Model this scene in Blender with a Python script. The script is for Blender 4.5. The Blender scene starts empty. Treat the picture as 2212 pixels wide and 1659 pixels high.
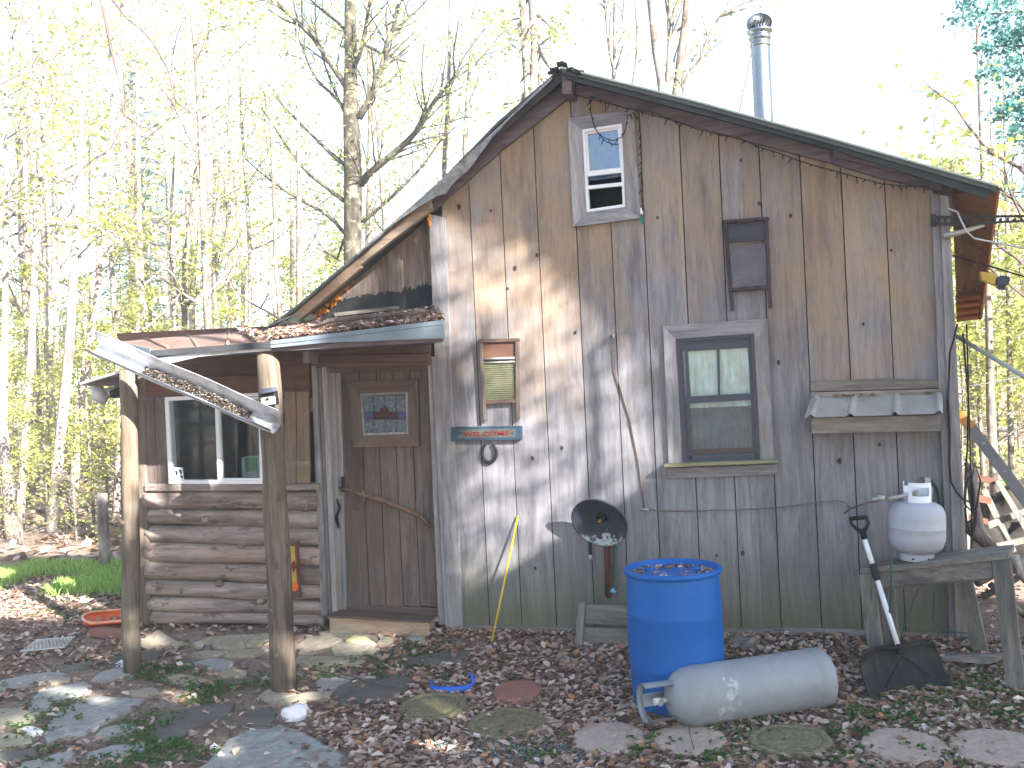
import bpy, bmesh, math, random
from mathutils import Vector, Matrix, noise
V = Vector; rad = math.radians
C = bpy.context.scene.collection
sc = bpy.context.scene
# ------------------------------------------------------------------ camera
FPX, CX, CY = 2150.0, 1106.0, 829.5          # focal length and centre in pixels of a 2212-wide view
EYE = V((0.0, -6.8, 1.75))
CAMR = (Matrix.Rotation(rad(14), 4, 'Z') @ Matrix.Rotation(rad(90), 4, 'X') @ Matrix.Rotation(rad(-2.7), 4, 'Z')).to_3x3()
cd = bpy.data.cameras.new('camera'); cam = bpy.data.objects.new('camera', cd); C.objects.link(cam)
cam.matrix_world = Matrix.Translation(EYE) @ CAMR.to_4x4()
cd.sensor_width = 36; cd.lens = 36 * FPX / 2212; cd.clip_start = 0.05; cd.clip_end = 800
sc.camera = cam
# ------------------------------------------------------------------ light
SUND = V((-1.30, 1.0, -0.80)).normalized()    # direction the sunlight travels
w = bpy.data.worlds.new('World'); sc.world = w; w.use_nodes = True
nt = w.node_tree; bg = nt.nodes['Background']; bg.inputs[1].default_value = 0.055
sky = nt.nodes.new('ShaderNodeTexSky'); sky.sky_type = 'NISHITA'; sky.sun_disc = False
sky.sun_elevation = math.asin(-SUND.z); sky.sun_rotation = math.atan2(-SUND.x, -SUND.y)
sky.air_density = 1.0; sky.dust_density = 0.6; sky.ozone_density = 1.0
nt.links.new(sky.outputs[0], bg.inputs[0])
sd = bpy.data.lights.new('sun', 'SUN'); sd.energy = 5.0; sd.angle = rad(0.5); sd.color = (1.0, 0.95, 0.87)
so = bpy.data.objects.new('sun', sd); C.objects.link(so)
so.rotation_euler = SUND.to_track_quat('-Z', 'Y').to_euler()
sc.view_settings.view_transform = 'Standard'; sc.view_settings.look = 'None'
sc.view_settings.exposure = 3.0; sc.view_settings.gamma = 1.0
sc.cycles.max_bounces = 6; sc.cycles.transparent_max_bounces = 12
# ------------------------------------------------------------------ measuring helpers
def ray(u, v): return CAMR @ V(((u - CX) / FPX, -(v - CY) / FPX, -1.0))
def at(u, v, y):
    d = ray(u, v); return EYE + d * ((y - EYE.y) / d.y)
def sm(a, b, x):
    t = min(1, max(0, (x - a) / (b - a))); return t * t * (3 - 2 * t)
def G(x, y):
    k = 0.62 + 0.38 * sm(-5.0, -2.6, x)
    z = -0.225 * (1 - math.exp(min(0, y + 0.12) / 0.5)) * k
    z += 0.016 * noise.noise(V((x * 1.3, y * 1.3, 0))) * sm(0, -0.6, y) + 0.012 * noise.noise(V((x * 4, y * 4, 3))) * sm(0, -.6, y)
    dl = math.hypot(x, y + 6.8)
    z += 0.9 * sm(16, 45, dl) + 0.25 * noise.noise(V((x * .12, y * .12, 5))) * sm(10, 22, dl)
    return z
def gnd(u, v, dz=0.0):
    d = ray(u, v); lo = 3.0; t = lo
    while t < 90:
        p = EYE + d * t
        if p.z < G(p.x, p.y) + dz: break
        t += 0.1
    a, b = t - 0.1, t
    for _ in range(14):
        m = (a + b) / 2; p = EYE + d * m
        if p.z < G(p.x, p.y) + dz: b = m
        else: a = m
    return EYE + d * b
# ------------------------------------------------------------------ mesh building
class MB:
    def __init__(s): s.v = []; s.f = []; s.m = []; s.sm = []
    def add(s, vs, fs, mi=0, smooth=False):
        n = len(s.v); s.v += [tuple(p) for p in vs]
        s.f += [tuple(i + n for i in f) for f in fs]; s.m += [mi] * len(fs); s.sm += [smooth] * len(fs)
    def hexa(s, p, mi=0):      # p: 4 front + 4 back, same order
        s.add(p, [(0,1,2,3),(7,6,5,4),(0,4,5,1),(1,5,6,2),(2,6,7,3),(3,7,4,0)], mi)
    def box(s, a, b, mi=0):
        x0,y0,z0 = [min(a[i],b[i]) for i in range(3)]; x1,y1,z1 = [max(a[i],b[i]) for i in range(3)]
        s.hexa([(x0,y0,z0),(x1,y0,z0),(x1,y0,z1),(x0,y0,z1),(x0,y1,z0),(x1,y1,z0),(x1,y1,z1),(x0,y1,z1)], mi)
    def prism(s, pts, off, mi=0, smooth=False):   # planar polygon pts extruded by vector off
        n = len(pts); pts = [V(p) for p in pts]; off = V(off)
        fs = [tuple(range(n)), tuple(range(2*n-1, n-1, -1))] + [(i, i+n, (i+1) % n + n, (i+1) % n) for i in range(n)]
        s.add(pts + [p + off for p in pts], fs, mi, smooth)
    def brd(s, quad, yf, th, mi=0, jit=0):        # quad in view pixels measured on the plane y=yf, thickness to the back
        s.prism([at(u, v, yf) for u, v in quad], (0, th, 0), mi)
    def tube(s, pts, r, n=8, mi=0, cap=True, wob=0, seed=0, smooth=True, flat=1.0):
        pts = [V(p) for p in pts]; k = len(pts)
        if not hasattr(r, '__len__'): r = [r] * k
        elif len(r) == 2 and k > 2: r = [r[0] + (r[1]-r[0]) * i / (k-1) for i in range(k)]
        up = None; vs = []
        for i, p in enumerate(pts):
            t = (pts[min(i+1, k-1)] - pts[max(i-1, 0)]).normalized()
            if up is None:
                up = t.cross(V((0,0,1)) if abs(t.z) < .9 else V((0,1,0))).normalized()
            else:
                up = (up - t * up.dot(t)).normalized()
            b = t.cross(up)
            for j in range(n):
                a = 2 * math.pi * j / n
                rr = r[i]
                if wob: rr *= 1 + wob * noise.noise(p * 3.1 + V((math.cos(a), math.sin(a), seed)) * 1.2)
                vs.append(p + up * (math.cos(a) * rr) + b * (math.sin(a) * rr * flat))
        fs = [(i*n+j, i*n+(j+1) % n, (i+1)*n+(j+1) % n, (i+1)*n+j) for i in range(k-1) for j in range(n)]
        s.add(vs, fs, mi, smooth)
        if cap:
            m = len(s.v) - len(vs)
            s.f += [tuple(m + j for j in range(n))[::-1], tuple(m + (k-1)*n + j for j in range(n))]; s.m += [mi, mi]; s.sm += [False, False]
    def lathe(s, prof, M=None, n=32, mi=0, smooth=True, a0=0, a1=2*math.pi):  # prof [(r,z)...]
        M = M or Matrix(); vs = []; full = abs(a1 - a0 - 2*math.pi) < 1e-6; nn = n if full else n + 1
        for r, z in prof:
            for j in range(nn):
                a = a0 + (a1-a0) * j / n; vs.append(M @ V((r*math.cos(a), r*math.sin(a), z)))
        fs = []
        for i in range(len(prof)-1):
            for j in range(n if full else nn-1):
                j2 = (j+1) % nn; fs.append((i*nn+j, i*nn+j2, (i+1)*nn+j2, (i+1)*nn+j))
        s.add(vs, fs, mi, smooth)
    def build(s, name, mats, parent=None, bevel=0, loc=None):
        org = V((0,0,0)) if loc is None else V(loc); p = parent
        while p is not None: org = org + p.location; p = p.parent
        me = bpy.data.meshes.new(name); me.from_pydata([tuple(V(q) - org) for q in s.v], [], s.f)
        if not isinstance(mats, (list, tuple)): mats = [mats]
        for m in mats: me.materials.append(m)
        me.polygons.foreach_set('material_index', s.m); me.polygons.foreach_set('use_smooth', s.sm)
        me.update()
        bm = bmesh.new(); bm.from_mesh(me)
        if len(bm.faces) < 60000: bmesh.ops.recalc_face_normals(bm, faces=bm.faces)
        bm.to_mesh(me); bm.free()
        o = bpy.data.objects.new(name, me); C.objects.link(o); o.parent = parent
        if loc is not None: o.location = loc
        if bevel:
            b = o.modifiers.new('bevel', 'BEVEL'); b.width = bevel; b.segments = 2; b.limit_method = 'ANGLE'; b.angle_limit = rad(40)
            b.use_clamp_overlap = True
        return o
def tag(o, label=None, cat=None, group=None, kind=None):
    if label: o['label'] = label
    if cat: o['category'] = cat
    if group: o['group'] = group
    if kind: o['kind'] = kind
    return o
def thing(name, label, cat, loc, group=None):
    o = bpy.data.objects.new(name, None); C.objects.link(o); o.location = loc; o.empty_display_size = .1
    return tag(o, label, cat, group)
def dup(o, loc=None, rz=None, scale=None, parent=None, label=None):
    c = o.copy(); C.objects.link(c); c.parent = parent
    if loc is not None: c.location = loc
    if rz is not None: c.rotation_euler = (0, 0, rz)
    if scale is not None: c.scale = (scale,) * 3
    if label: c['label'] = label
    for ch in list(o.children): dup(ch, parent=c)
    return c
# ------------------------------------------------------------------ materials
class N:
    def __init__(s, name):
        s.m = bpy.data.materials.new(name); s.m.use_nodes = True; s.t = s.m.node_tree
        s.b = s.t.nodes['Principled BSDF']; s.out = s.t.nodes['Material Output']
    def n(s, typ, **kw):
        o = s.t.nodes.new('ShaderNode' + typ)
        for k, v in kw.items():
            if k.startswith('i_'):
                key = k[2:]; key = int(key) if key.isdigit() else key.replace('_', ' ')
                s.set(o.inputs[key], v)
            else: setattr(o, k, v)
        return o
    def set(s, inp, v):
        if isinstance(v, bpy.types.NodeSocket): s.t.links.new(v, inp)
        else:
            try: inp.default_value = v
            except Exception: inp.default_value = tuple(v) + (1,)
    def math(s, op, a, b=0.0, clamp=False):
        o = s.n('Math', operation=op, use_clamp=clamp); s.set(o.inputs[0], a); s.set(o.inputs[1], b); return o.outputs[0]
    def vmul(s, a, b):
        o = s.n('VectorMath', operation='MULTIPLY'); s.set(o.inputs[0], a); s.set(o.inputs[1], b); return o.outputs[0]
    def vadd(s, a, b):
        o = s.n('VectorMath', operation='ADD'); s.set(o.inputs[0], a); s.set(o.inputs[1], b); return o.outputs[0]
    def mix(s, f, a, b):
        o = s.n('Mix', data_type='RGBA'); s.set(o.inputs[0], f); s.set(o.inputs[6], a); s.set(o.inputs[7], b); return o.outputs[2]
    def ramp(s, f, stops, interp='LINEAR'):
        o = s.n('ValToRGB'); s.set(o.inputs[0], f); e = o.color_ramp.elements; o.color_ramp.interpolation = interp
        while len(e) < len(stops): e.new(0.5)
        for q, (p, c) in zip(e, stops):
            q.position = p; q.color = (c, c, c, 1) if isinstance(c, (int, float)) else tuple(c) + (1,)
        return o.outputs[0]
    def noise(s, vec, scale=1, detail=4, rough=.55, dist=0):
        o = s.n('TexNoise'); s.set(o.inputs['Vector'], vec); o.inputs['Scale'].default_value = scale
        o.inputs['Detail'].default_value = detail; o.inputs['Roughness'].default_value = rough; o.inputs['Distortion'].default_value = dist
        return o.outputs[0]
    def mr(s, x, a, b, c=0.0, d=1.0):
        o = s.n('MapRange'); s.set(o.inputs[0], x); o.inputs[1].default_value = a; o.inputs[2].default_value = b
        o.inputs[3].default_value = c; o.inputs[4].default_value = d; return o.outputs[0]
    def obj(s): return s.n('TexCoord').outputs['Object']
    def isl(s): return s.n('NewGeometry').outputs['Random Per Island']
    def bump(s, h, strength=.5, dist=.01):
        o = s.n('Bump'); o.inputs['Strength'].default_value = strength; o.inputs['Distance'].default_value = dist
        s.set(o.inputs['Height'], h); s.t.links.new(o.outputs[0], s.b.inputs['Normal'])
    def fin(s, col=None, rough=None, metal=None, spec=None):
        if col is not None: s.set(s.b.inputs['Base Color'], col)
        if rough is not None: s.set(s.b.inputs['Roughness'], rough)
        if metal is not None: s.set(s.b.inputs['Metallic'], metal)
        if spec is not None: s.set(s.b.inputs['Specular IOR Level'], spec)
        return s.m
def rgb(r, g, b):   # sRGB 0-255 to linear
    f = lambda c: (c/255/12.92) if c/255 <= .04045 else ((c/255+.055)/1.055)**2.4
    return (f(r), f(g), f(b))
def wood(name, grey, light, warm, axis='Z', warmth=.3, knots=True, dark=.5, algae=False, toph=None, rough=.85, sharp=1.0, patch=.12):
    k = N(name); o = k.obj(); r = k.isl()
    off = k.vmul(k.n('CombineXYZ', i_0=r, i_1=r, i_2=r).outputs[0], (13.7, 7.1, 29.0))
    p = k.vadd(o, off)
    ax = {'Z': (1, 1, .06), 'X': (.06, 1, 1)}[axis]; kx = {'Z': (1, 1, .45), 'X': (.45, 1, 1)}[axis]
    warp = k.noise(k.vmul(p, kx), 2.2, 2)
    pw = k.vadd(p, k.vmul(k.n('CombineXYZ', i_0=warp, i_1=warp, i_2=warp).outputs[0], {'Z': (.16, .16, 0), 'X': (0, .16, .16)}[axis]))
    g1 = k.noise(k.vmul(pw, ax), 26, 6, .65)                    # grain
    g2 = k.noise(k.vmul(pw, ax), 120, 3, .6)                    # fibres
    st = k.noise(k.vmul(p, {'Z': (1, 1, .22), 'X': (.22, 1, 1)}[axis]), 5.5, 5, .62)  # long stains
    bl = k.noise(p, 2.3, 4, .6)                                  # blotches
    col = k.mix(k.mr(g1, .32, .68), grey, light)
    wv = k.math('ADD', k.math('MULTIPLY', bl, .9), k.math('MULTIPLY', r, .26))
    if toph is not None:
        z = k.n('SeparateXYZ', i_0=o).outputs[2]
        wv = k.math('ADD', wv, k.mr(z, toph[0], toph[1], -.25, .28))
    col = k.mix(k.math('MULTIPLY', k.mr(wv, .78 - warmth, 1.16 - warmth), .8, True), col, warm)
    dk = k.math('MULTIPLY', k.mr(st, .53, .70), dark)
    col = k.mix(dk, col, tuple(c * .33 for c in grey))
    lt = k.math('MULTIPLY', k.mr(st, .42, .25), .5 * dark)
    col = k.mix(lt, col, tuple(min(.6, c * 1.25) for c in light))
    col = k.mix(k.math('MULTIPLY', k.mr(g2, .5, .75), .35 * sharp), col, tuple(c * .4 for c in grey))
    # tone of each board
    tone = k.mr(k.n('TexWhiteNoise', noise_dimensions='1D', i_W=r).outputs[0], 0, 1, .78, 1.12)
    col = k.vmul(col, k.n('CombineXYZ', i_0=tone, i_1=tone, i_2=tone).outputs[0])
    pt = k.noise(k.vmul(p, {'Z': (1, 1, .5), 'X': (.5, 1, 1)}[axis]), 8, 5, .7)
    col = k.mix(k.math('MULTIPLY', k.mr(pt, .58, .66), patch), col, tuple(c * .30 for c in grey))
    ns = k.noise(k.vmul(p, {'Z': (1, 1, .05), 'X': (.05, 1, 1)}[axis]), 42, 3, .5)
    col = k.mix(k.math('MULTIPLY', k.mr(ns, .60, .70), .5 * dark), col, tuple(c * .28 for c in grey))
    if knots:
        vo = k.n('TexVoronoi', feature='F1'); k.set(vo.inputs['Vector'], k.vmul(p, {'Z': (1, 0, .55), 'X': (.55, 0, 1)}[axis])); vo.inputs['Scale'].default_value = 2.7
        d = k.math('ADD', k.math('ADD', vo.outputs['Distance'], k.math('MULTIPLY', k.noise(p, 30, 2), .03)), k.mr(k.n('SeparateColor', i_0=vo.outputs['Color']).outputs[0], .25, 1, .0, .09))
        col = k.mix(k.math('MULTIPLY', k.mr(d, .10, .06), .6, True), col, tuple(c * .55 for c in warm))
        col = k.mix(k.mr(d, .055, .04), col, (.03, .016, .012))
    if algae:
        z = k.n('SeparateXYZ', i_0=o).outputs[2]
        al = k.math('MULTIPLY', k.mr(k.math('ADD', z, k.math('MULTIPLY', st, .5)), .95, .35), .72, True)
        col = k.mix(al, col, rgb(88, 88, 58))
    k.bump(k.math('ADD', k.math('MULTIPLY', g1, .6), k.math('MULTIPLY', g2, .4)), .5, .006)
    return k.fin(col, rough, 0, .12)
def plain(name, col, rough=.6, metal=0, var=.25, scale=8, dirt=None, dirtamt=.5, bump=.1, spec=.28, stretch=(1, 1, 1)):
    k = N(name); o = k.vmul(k.obj(), stretch); n1 = k.noise(o, scale, 5, .6); n2 = k.noise(o, scale * 6, 3)
    c = k.mix(k.mr(n1, .3, .7), tuple(x * (1 - var) for x in col), tuple(min(1, x * (1 + var * .6)) for x in col))
    if dirt: c = k.mix(k.math('MULTIPLY', k.mr(k.noise(o, scale * .8, 6, .7), .48, .7), dirtamt), c, dirt)
    k.bump(n2, bump, .004)
    return k.fin(c, k.mr(n1, .3, .7, max(.02, rough - .1), min(1, rough + .12)), metal, spec)
def leafmat(name, stops, trans=.45, tcol=None):
    k = N(name); r = k.isl(); c = k.ramp(r, stops)
    d = k.n('BsdfDiffuse', i_0=c); t = k.n('BsdfTranslucent', i_0=c if tcol is None else k.mix(.5, c, tcol))
    m = k.n('MixShader', i_0=trans, i_1=d.outputs[0], i_2=t.outputs[0]); k.t.links.new(m.outputs[0], k.out.inputs[0]); return k.m
M = {}
GR, LT, WM = rgb(112, 111, 118), rgb(148, 146, 152), rgb(158, 134, 110)
M['siding'] = wood('weathered_siding', GR, LT, WM, 'Z', .20, dark=.42, patch=.05, algae=True, toph=(1.0, 2.6))
M['trimz'] = wood('grey_trim_upright', rgb(120, 117, 122), rgb(166, 163, 165), rgb(140, 118, 98), 'Z', .12, dark=.4)
M['trimx'] = wood('grey_trim_level', rgb(118, 115, 122), rgb(162, 160, 166), rgb(140, 118, 98), 'X', .12, dark=.4)
M['rake'] = wood('rake_board', rgb(92, 84, 92), rgb(130, 120, 126), rgb(112, 90, 80), 'X', .15, dark=.5)
M['doorz'] = wood('brown_door_upright', rgb(88, 79, 77), rgb(122, 110, 105), rgb(102, 82, 72), 'Z', .25, dark=.5)
M['doorx'] = wood('brown_door_level', rgb(86, 72, 68), rgb(118, 101, 94), rgb(102, 74, 60), 'X', .25, dark=.5)
M['newz'] = wood('tan_board_upright', rgb(108, 98, 94), rgb(146, 130, 118), rgb(148, 122, 98), 'Z', .3, dark=.45)
M['log'] = wood('peeled_log', rgb(112, 100, 98), rgb(170, 156, 150), rgb(142, 114, 98), 'X', .25, dark=.7, patch=.7)
M['post'] = wood('weathered_post', rgb(84, 76, 68), rgb(130, 119, 108), rgb(104, 82, 62), 'Z', .2, dark=.65, patch=.6)
M['old'] = wood('old_grey_wood', rgb(104, 99, 96), rgb(150, 144, 138), rgb(120, 104, 84), 'X', .15, dark=.6)
M['oldz'] = wood('old_grey_wood_upright', rgb(104, 101, 98), rgb(152, 148, 142), rgb(116, 108, 84), 'Z', .15, dark=.6)
M['ply'] = wood('stained_plywood', rgb(120, 108, 104), rgb(176, 162, 154), rgb(150, 122, 104), 'Z', .2, knots=False, dark=.45)
M['dark'] = plain('room_shade_black', (.02, .02, .022), .9)  # near-black colour stands in for the shade inside the rooms
M['tar'] = plain('tar_paper', rgb(52, 54, 58), .8, var=.4, bump=.5)
M['roofing'] = plain('green_grey_roofing', rgb(84, 90, 90), .6, var=.3, scale=5, dirt=rgb(56, 56, 56))
M['rooftop'] = plain('light_roof_metal', rgb(176, 190, 180), .5, 0.2)
M['galv'] = plain('galvanised_metal', rgb(170, 170, 168), .45, .35, .18, 6, dirt=rgb(120, 116, 112), dirtamt=.4)
M['rust'] = plain('rusty_sheet', rgb(116, 94, 86), .85, 0, .35, 5, dirt=rgb(92, 70, 62), dirtamt=.8)
M['bluegrey'] = plain('blue_grey_metal', rgb(112, 124, 136), .45, .3, .2, 4, dirt=rgb(98, 94, 90), dirtamt=.6)
M['gutter'] = plain('dirty_white_metal', rgb(196, 200, 208), .5, .1, .15, 7, dirt=rgb(92, 82, 76), dirtamt=.75, stretch=(1, 1, 1))
M['white'] = plain('white_vinyl', rgb(222, 224, 230), .4, 0, .08, 5)
M['navy'] = plain('dark_window_frame', rgb(66, 70, 84), .45, 0, .12, 6)
M['tank'] = plain('tank_enamel', rgb(142, 146, 152), .4, 0, .12, 4, dirt=rgb(104, 110, 108), dirtamt=.5)
M['tankw'] = plain('white_tank_enamel', rgb(168, 172, 184), .4, 0, .08, 5, dirt=rgb(128, 128, 132), dirtamt=.5)
M['blue'] = plain('blue_plastic', (.0015, .105, .40), .45, 0, .14, 3, dirt=(.006, .115, .35), dirtamt=.5, spec=.25)
M['bluetoy'] = plain('blue_toy_plastic', (.02, .12, .60), .35, 0, .1)
M['black'] = plain('black_plastic', rgb(20, 21, 25), .42, 0, .3, 9, dirt=rgb(62, 62, 64), dirtamt=.3, spec=.22)
M['iron'] = plain('dark_iron', rgb(58, 54, 58), .6, .5, .4, 20)
M['rusti'] = plain('rusty_iron', rgb(92, 58, 48), .85, .2, .4, 20)
M['slate'] = plain('blue_slate', rgb(148, 148, 146), .8, 0, .35, 9, dirt=rgb(78, 80, 74), dirtamt=.7, bump=1)
M['slated'] = plain('dark_slate', rgb(92, 90, 86), .75, 0, .35, 5, dirt=rgb(96, 92, 76), dirtamt=.4, bump=.6)
M['slatet'] = plain('tan_flagstone', rgb(156, 146, 130), .85, 0, .35, 9, dirt=rgb(82, 84, 62), dirtamt=.6, bump=1)
M['quartz'] = plain('white_rock', rgb(226, 222, 224), .6, 0, .12, 12, bump=.7)
M['paver'] = plain('concrete_paver', rgb(172, 154, 142), .9, 0, .22, 14, dirt=rgb(104, 96, 84), dirtamt=.6, bump=.9)
M['paverm'] = plain('mossy_paver', rgb(124, 116, 92), .95, 0, .5, 40, dirt=rgb(78, 84, 44), dirtamt=.8, bump=1)
M['brick'] = plain('red_paver', rgb(142, 98, 88), .9, 0, .2, 12, dirt=rgb(104, 84, 76), dirtamt=.5, bump=.6)
M['orange'] = plain('orange_plastic', rgb(226, 96, 40), .45, 0, .12, dirt=rgb(206, 158, 128), dirtamt=.3)
M['foam'] = plain('orange_foam', rgb(226, 140, 40), .8, 0, .35, 30, bump=.5)
M['yellow'] = plain('yellow_fibreglass', rgb(222, 186, 44), .5, 0, .1)
M['yellowold'] = plain('yellow_paint', rgb(184, 150, 66), .6, 0, .2, dirt=rgb(150, 120, 80))
M['signblue'] = plain('faded_blue_paint', rgb(50, 70, 90), .7, 0, .25, 20)
M['signgrey'] = plain('grey_sign_panel', rgb(92, 94, 90), .8, 0, .25, 20)
M['signred'] = plain('faded_red_paint', rgb(118, 44, 44), .7, 0, .25, 20)
M['wire'] = plain('green_wire', rgb(32, 42, 38), .6)
M['hose'] = plain('green_hose', rgb(40, 84, 84), .5)
M['copper'] = plain('dull_tubing', rgb(128, 110, 104), .5, .5)
M['tarp'] = plain('brown_tarp', rgb(50, 46, 42), .9, 0, .6, 9, bump=.6)
M['bark'] = None
def barkmat(name, a, b, sc_=9, lich=None):
    k = N(name); o = k.obj(); g = k.noise(k.vmul(o, (1, 1, .25)), sc_, 6, .7); l = k.noise(o, sc_ * .45, 5, .65)
    c = k.mix(k.mr(g, .38, .62), a, b)
    if lich: c = k.mix(k.mr(l, .52, .62), c, lich)
    k.bump(g, .9, .03); return k.fin(c, .92, 0, .1)
M['bark'] = barkmat('grey_bark', rgb(70, 62, 58), rgb(128, 118, 110), 9, rgb(150, 148, 134))
M['barkp'] = barkmat('pale_bark', rgb(96, 86, 84), rgb(158, 148, 144), 6, rgb(180, 172, 168))
M['mossbark'] = barkmat('mossy_bark', rgb(40, 35, 30), rgb(84, 78, 68), 11, rgb(110, 110, 92))
M['twig'] = barkmat('twig_bark', rgb(74, 62, 60), rgb(112, 100, 96), 14)
M['leafs'] = leafmat('spring_leaves', [(0, rgb(166, 172, 92)), (.35, rgb(194, 196, 116)), (.7, rgb(150, 168, 96)), (1, rgb(210, 204, 134))], .55)
M['leafd'] = leafmat('evergreen_needles', [(0, rgb(64, 104, 104)), (.5, rgb(90, 138, 136)), (1, rgb(124, 168, 164))], .5)
M['leafu'] = leafmat('understory_leaves', [(0, rgb(152, 158, 80)), (.5, rgb(186, 186, 108)), (1, rgb(144, 156, 88))], .5)
M['litter'] = leafmat('dry_leaves', [(0, rgb(88, 68, 60)), (.25, rgb(132, 108, 96)), (.5, rgb(162, 140, 128)), (.75, rgb(188, 168, 158)), (.9, rgb(208, 194, 188)), (.92, rgb(162, 120, 94)), (1, rgb(176, 132, 102))], .15)
M['herb'] = leafmat('ground_herbs', [(0, rgb(42, 76, 40)), (.5, rgb(66, 106, 50)), (1, rgb(98, 132, 66))], .3)
M['grass'] = leafmat('lawn_grass', [(0, rgb(120, 158, 76)), (.5, rgb(160, 192, 104)), (1, rgb(192, 214, 134))], .45)
def soil():
    k = N('forest_soil'); o = k.obj(); a = k.noise(o, 1.4, 6, .65); b = k.noise(o, 28, 6, .7); g = k.noise(o, 120, 3, .6)
    c = k.mix(k.mr(b, .35, .65), rgb(90, 82, 76), rgb(158, 147, 138))
    c = k.mix(k.math('MULTIPLY', k.mr(a, .52, .62), .6), c, rgb(84, 92, 62))
    vo = k.n('TexVoronoi', feature='F1'); k.set(vo.inputs['Vector'], o); vo.inputs['Scale'].default_value = 24
    c = k.mix(k.math('MULTIPLY', k.mr(vo.outputs['Distance'], .1, .6), .5), c, rgb(150, 124, 112))
    k.bump(k.math('ADD', b, g), .8, .02); return k.fin(c, .95, 0, .1)
M['soil'] = soil()
def gravelm():
    k = N('gravel'); vo = k.n('TexVoronoi', feature='F1'); k.set(vo.inputs['Vector'], k.obj()); vo.inputs['Scale'].default_value = 90
    c = k.mix(k.n('SeparateColor', i_0=vo.outputs['Color']).outputs[0], rgb(70, 76, 74), rgb(150, 156, 152)); k.bump(vo.outputs['Distance'], .9, .006); return k.fin(c, .9)
M['gravel'] = gravelm()
def glass(name, tint=(.88, .93, .95), refl=1.0, wave=0):
    k = N(name); fr = k.n('Fresnel', i_0=1.5); g = k.n('BsdfGlossy', i_0=(.95, .97, 1, 1), i_1=.03); t = k.n('BsdfTransparent', i_0=tint + (1,))
    if wave:
        b = k.n('Bump', i_0=.6, i_1=.01, i_2=k.noise(k.obj(), wave, 3)); k.t.links.new(b.outputs[0], g.inputs['Normal'])
    m = k.n('MixShader', i_0=k.math('MULTIPLY', fr.outputs[0], .85 * refl, True), i_1=t.outputs[0], i_2=g.outputs[0])
    k.t.links.new(m.outputs[0], k.out.inputs[0]); return k.m
M['glass'] = glass('window_glass')
M['film'] = glass('crinkled_film', (.5, .62, .78), 4, 14)
M['curtain'] = plain('pale_curtain', rgb(214, 226, 224), .9, 0, .35, 16, bump=.8, stretch=(1, 1, .4))
M['curtaind'] = plain('dim_curtain', rgb(86, 108, 116), .9, 0, .35, 12, bump=.6)
def leaded():
    k = N('patterned_glass'); b = k.noise(k.obj(), 45, 2); k.bump(b, .6, .006)
    return k.fin(k.mix(k.mr(b, .35, .65), rgb(60, 72, 84), rgb(96, 110, 122)), .25, 0, .6)
M['leaded'] = leaded(); M['blueglass'] = plain('blue_glass', rgb(40, 58, 110), .15, spec=.8); M['redglass'] = plain('maroon_glass', rgb(70, 34, 36), .2, spec=.8)
M['chrome'] = plain('bright_stovepipe', rgb(150, 154, 158), .28, 1.0, .1, 5, stretch=(1, 1, .2))
M['washmetal'] = plain('tarnished_washboard', rgb(120, 122, 98), .45, .5, .3, 14)
M['washglass'] = plain('blue_grey_washboard', rgb(98, 96, 102), .5, .2, .3, 10)
M['paint'] = plain('painted_brown', rgb(98, 70, 58), .7)
M['greenp'] = plain('green_box', rgb(60, 120, 80), .6)
# ================================================================== ground
def build_ground():
    mb = MB()
    def axis(a, b, fine_a, fine_b, f, c):
        xs = []; x = a
        while x < b:
            xs.append(x); d = 0 if fine_a <= x <= fine_b else min(abs(x - fine_a), abs(x - fine_b)); x += f + min(c, d * .12)
        xs.append(b); return xs
    xs = axis(-190, 190, -7, 3, .06, 12); ys = axis(-60, 300, -3.2, 2.0, .06, 14)
    ys = [y for y in ys]
    vs = [(x, y, G(x, y)) for y in ys for x in xs]; nx = len(xs)
    fs = [(j*nx+i, j*nx+i+1, (j+1)*nx+i+1, (j+1)*nx+i) for j in range(len(ys)-1) for i in range(nx-1)]
    mb.add(vs, fs, 0, True)
    return tag(mb.build('ground', M['soil']), kind='structure')
build_ground()
# ================================================================== cabin
cabin = thing('cabin', 'weathered grey board cabin with a lean-to log porch on its left side', 'cabin', (0, 0, 0))
YB = 4.6                                             # back of the cabin
def zx(u, v, y=0): p = at(u, v, y); return (p.x, p.z)
def interp(pl, x):
    for (x0, z0), (x1, z1) in zip(pl, pl[1:]):
        if x0 <= x <= x1: return z0 + (z1-z0)*(x-x0)/(x1-x0)
    return pl[0][1] if x < pl[0][0] else pl[-1][1]
top_line = [zx(930, 443), zx(1228, 192), zx(1466, 247), zx(1727, 320), zx(2035, 405)]
joints = [966, 1027, 1097, 1172, 1255, 1330, 1402, 1487, 1571, 1657, 1744, 1832, 1925, 2030]
jx = [at(u, 700, 0).x for u in joints]
holes = []                                           # x0,x1,z0,z1
def hole(u0, v0, u1, v1):
    a = at(u0, v0, 0); b = at(u1, v1, 0); holes.append((a.x, b.x, b.z, a.z))
hole(1262, 272, 1348, 450); hole(1480, 745, 1630, 985)
rg = random.Random(3)
mb = MB()
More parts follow.
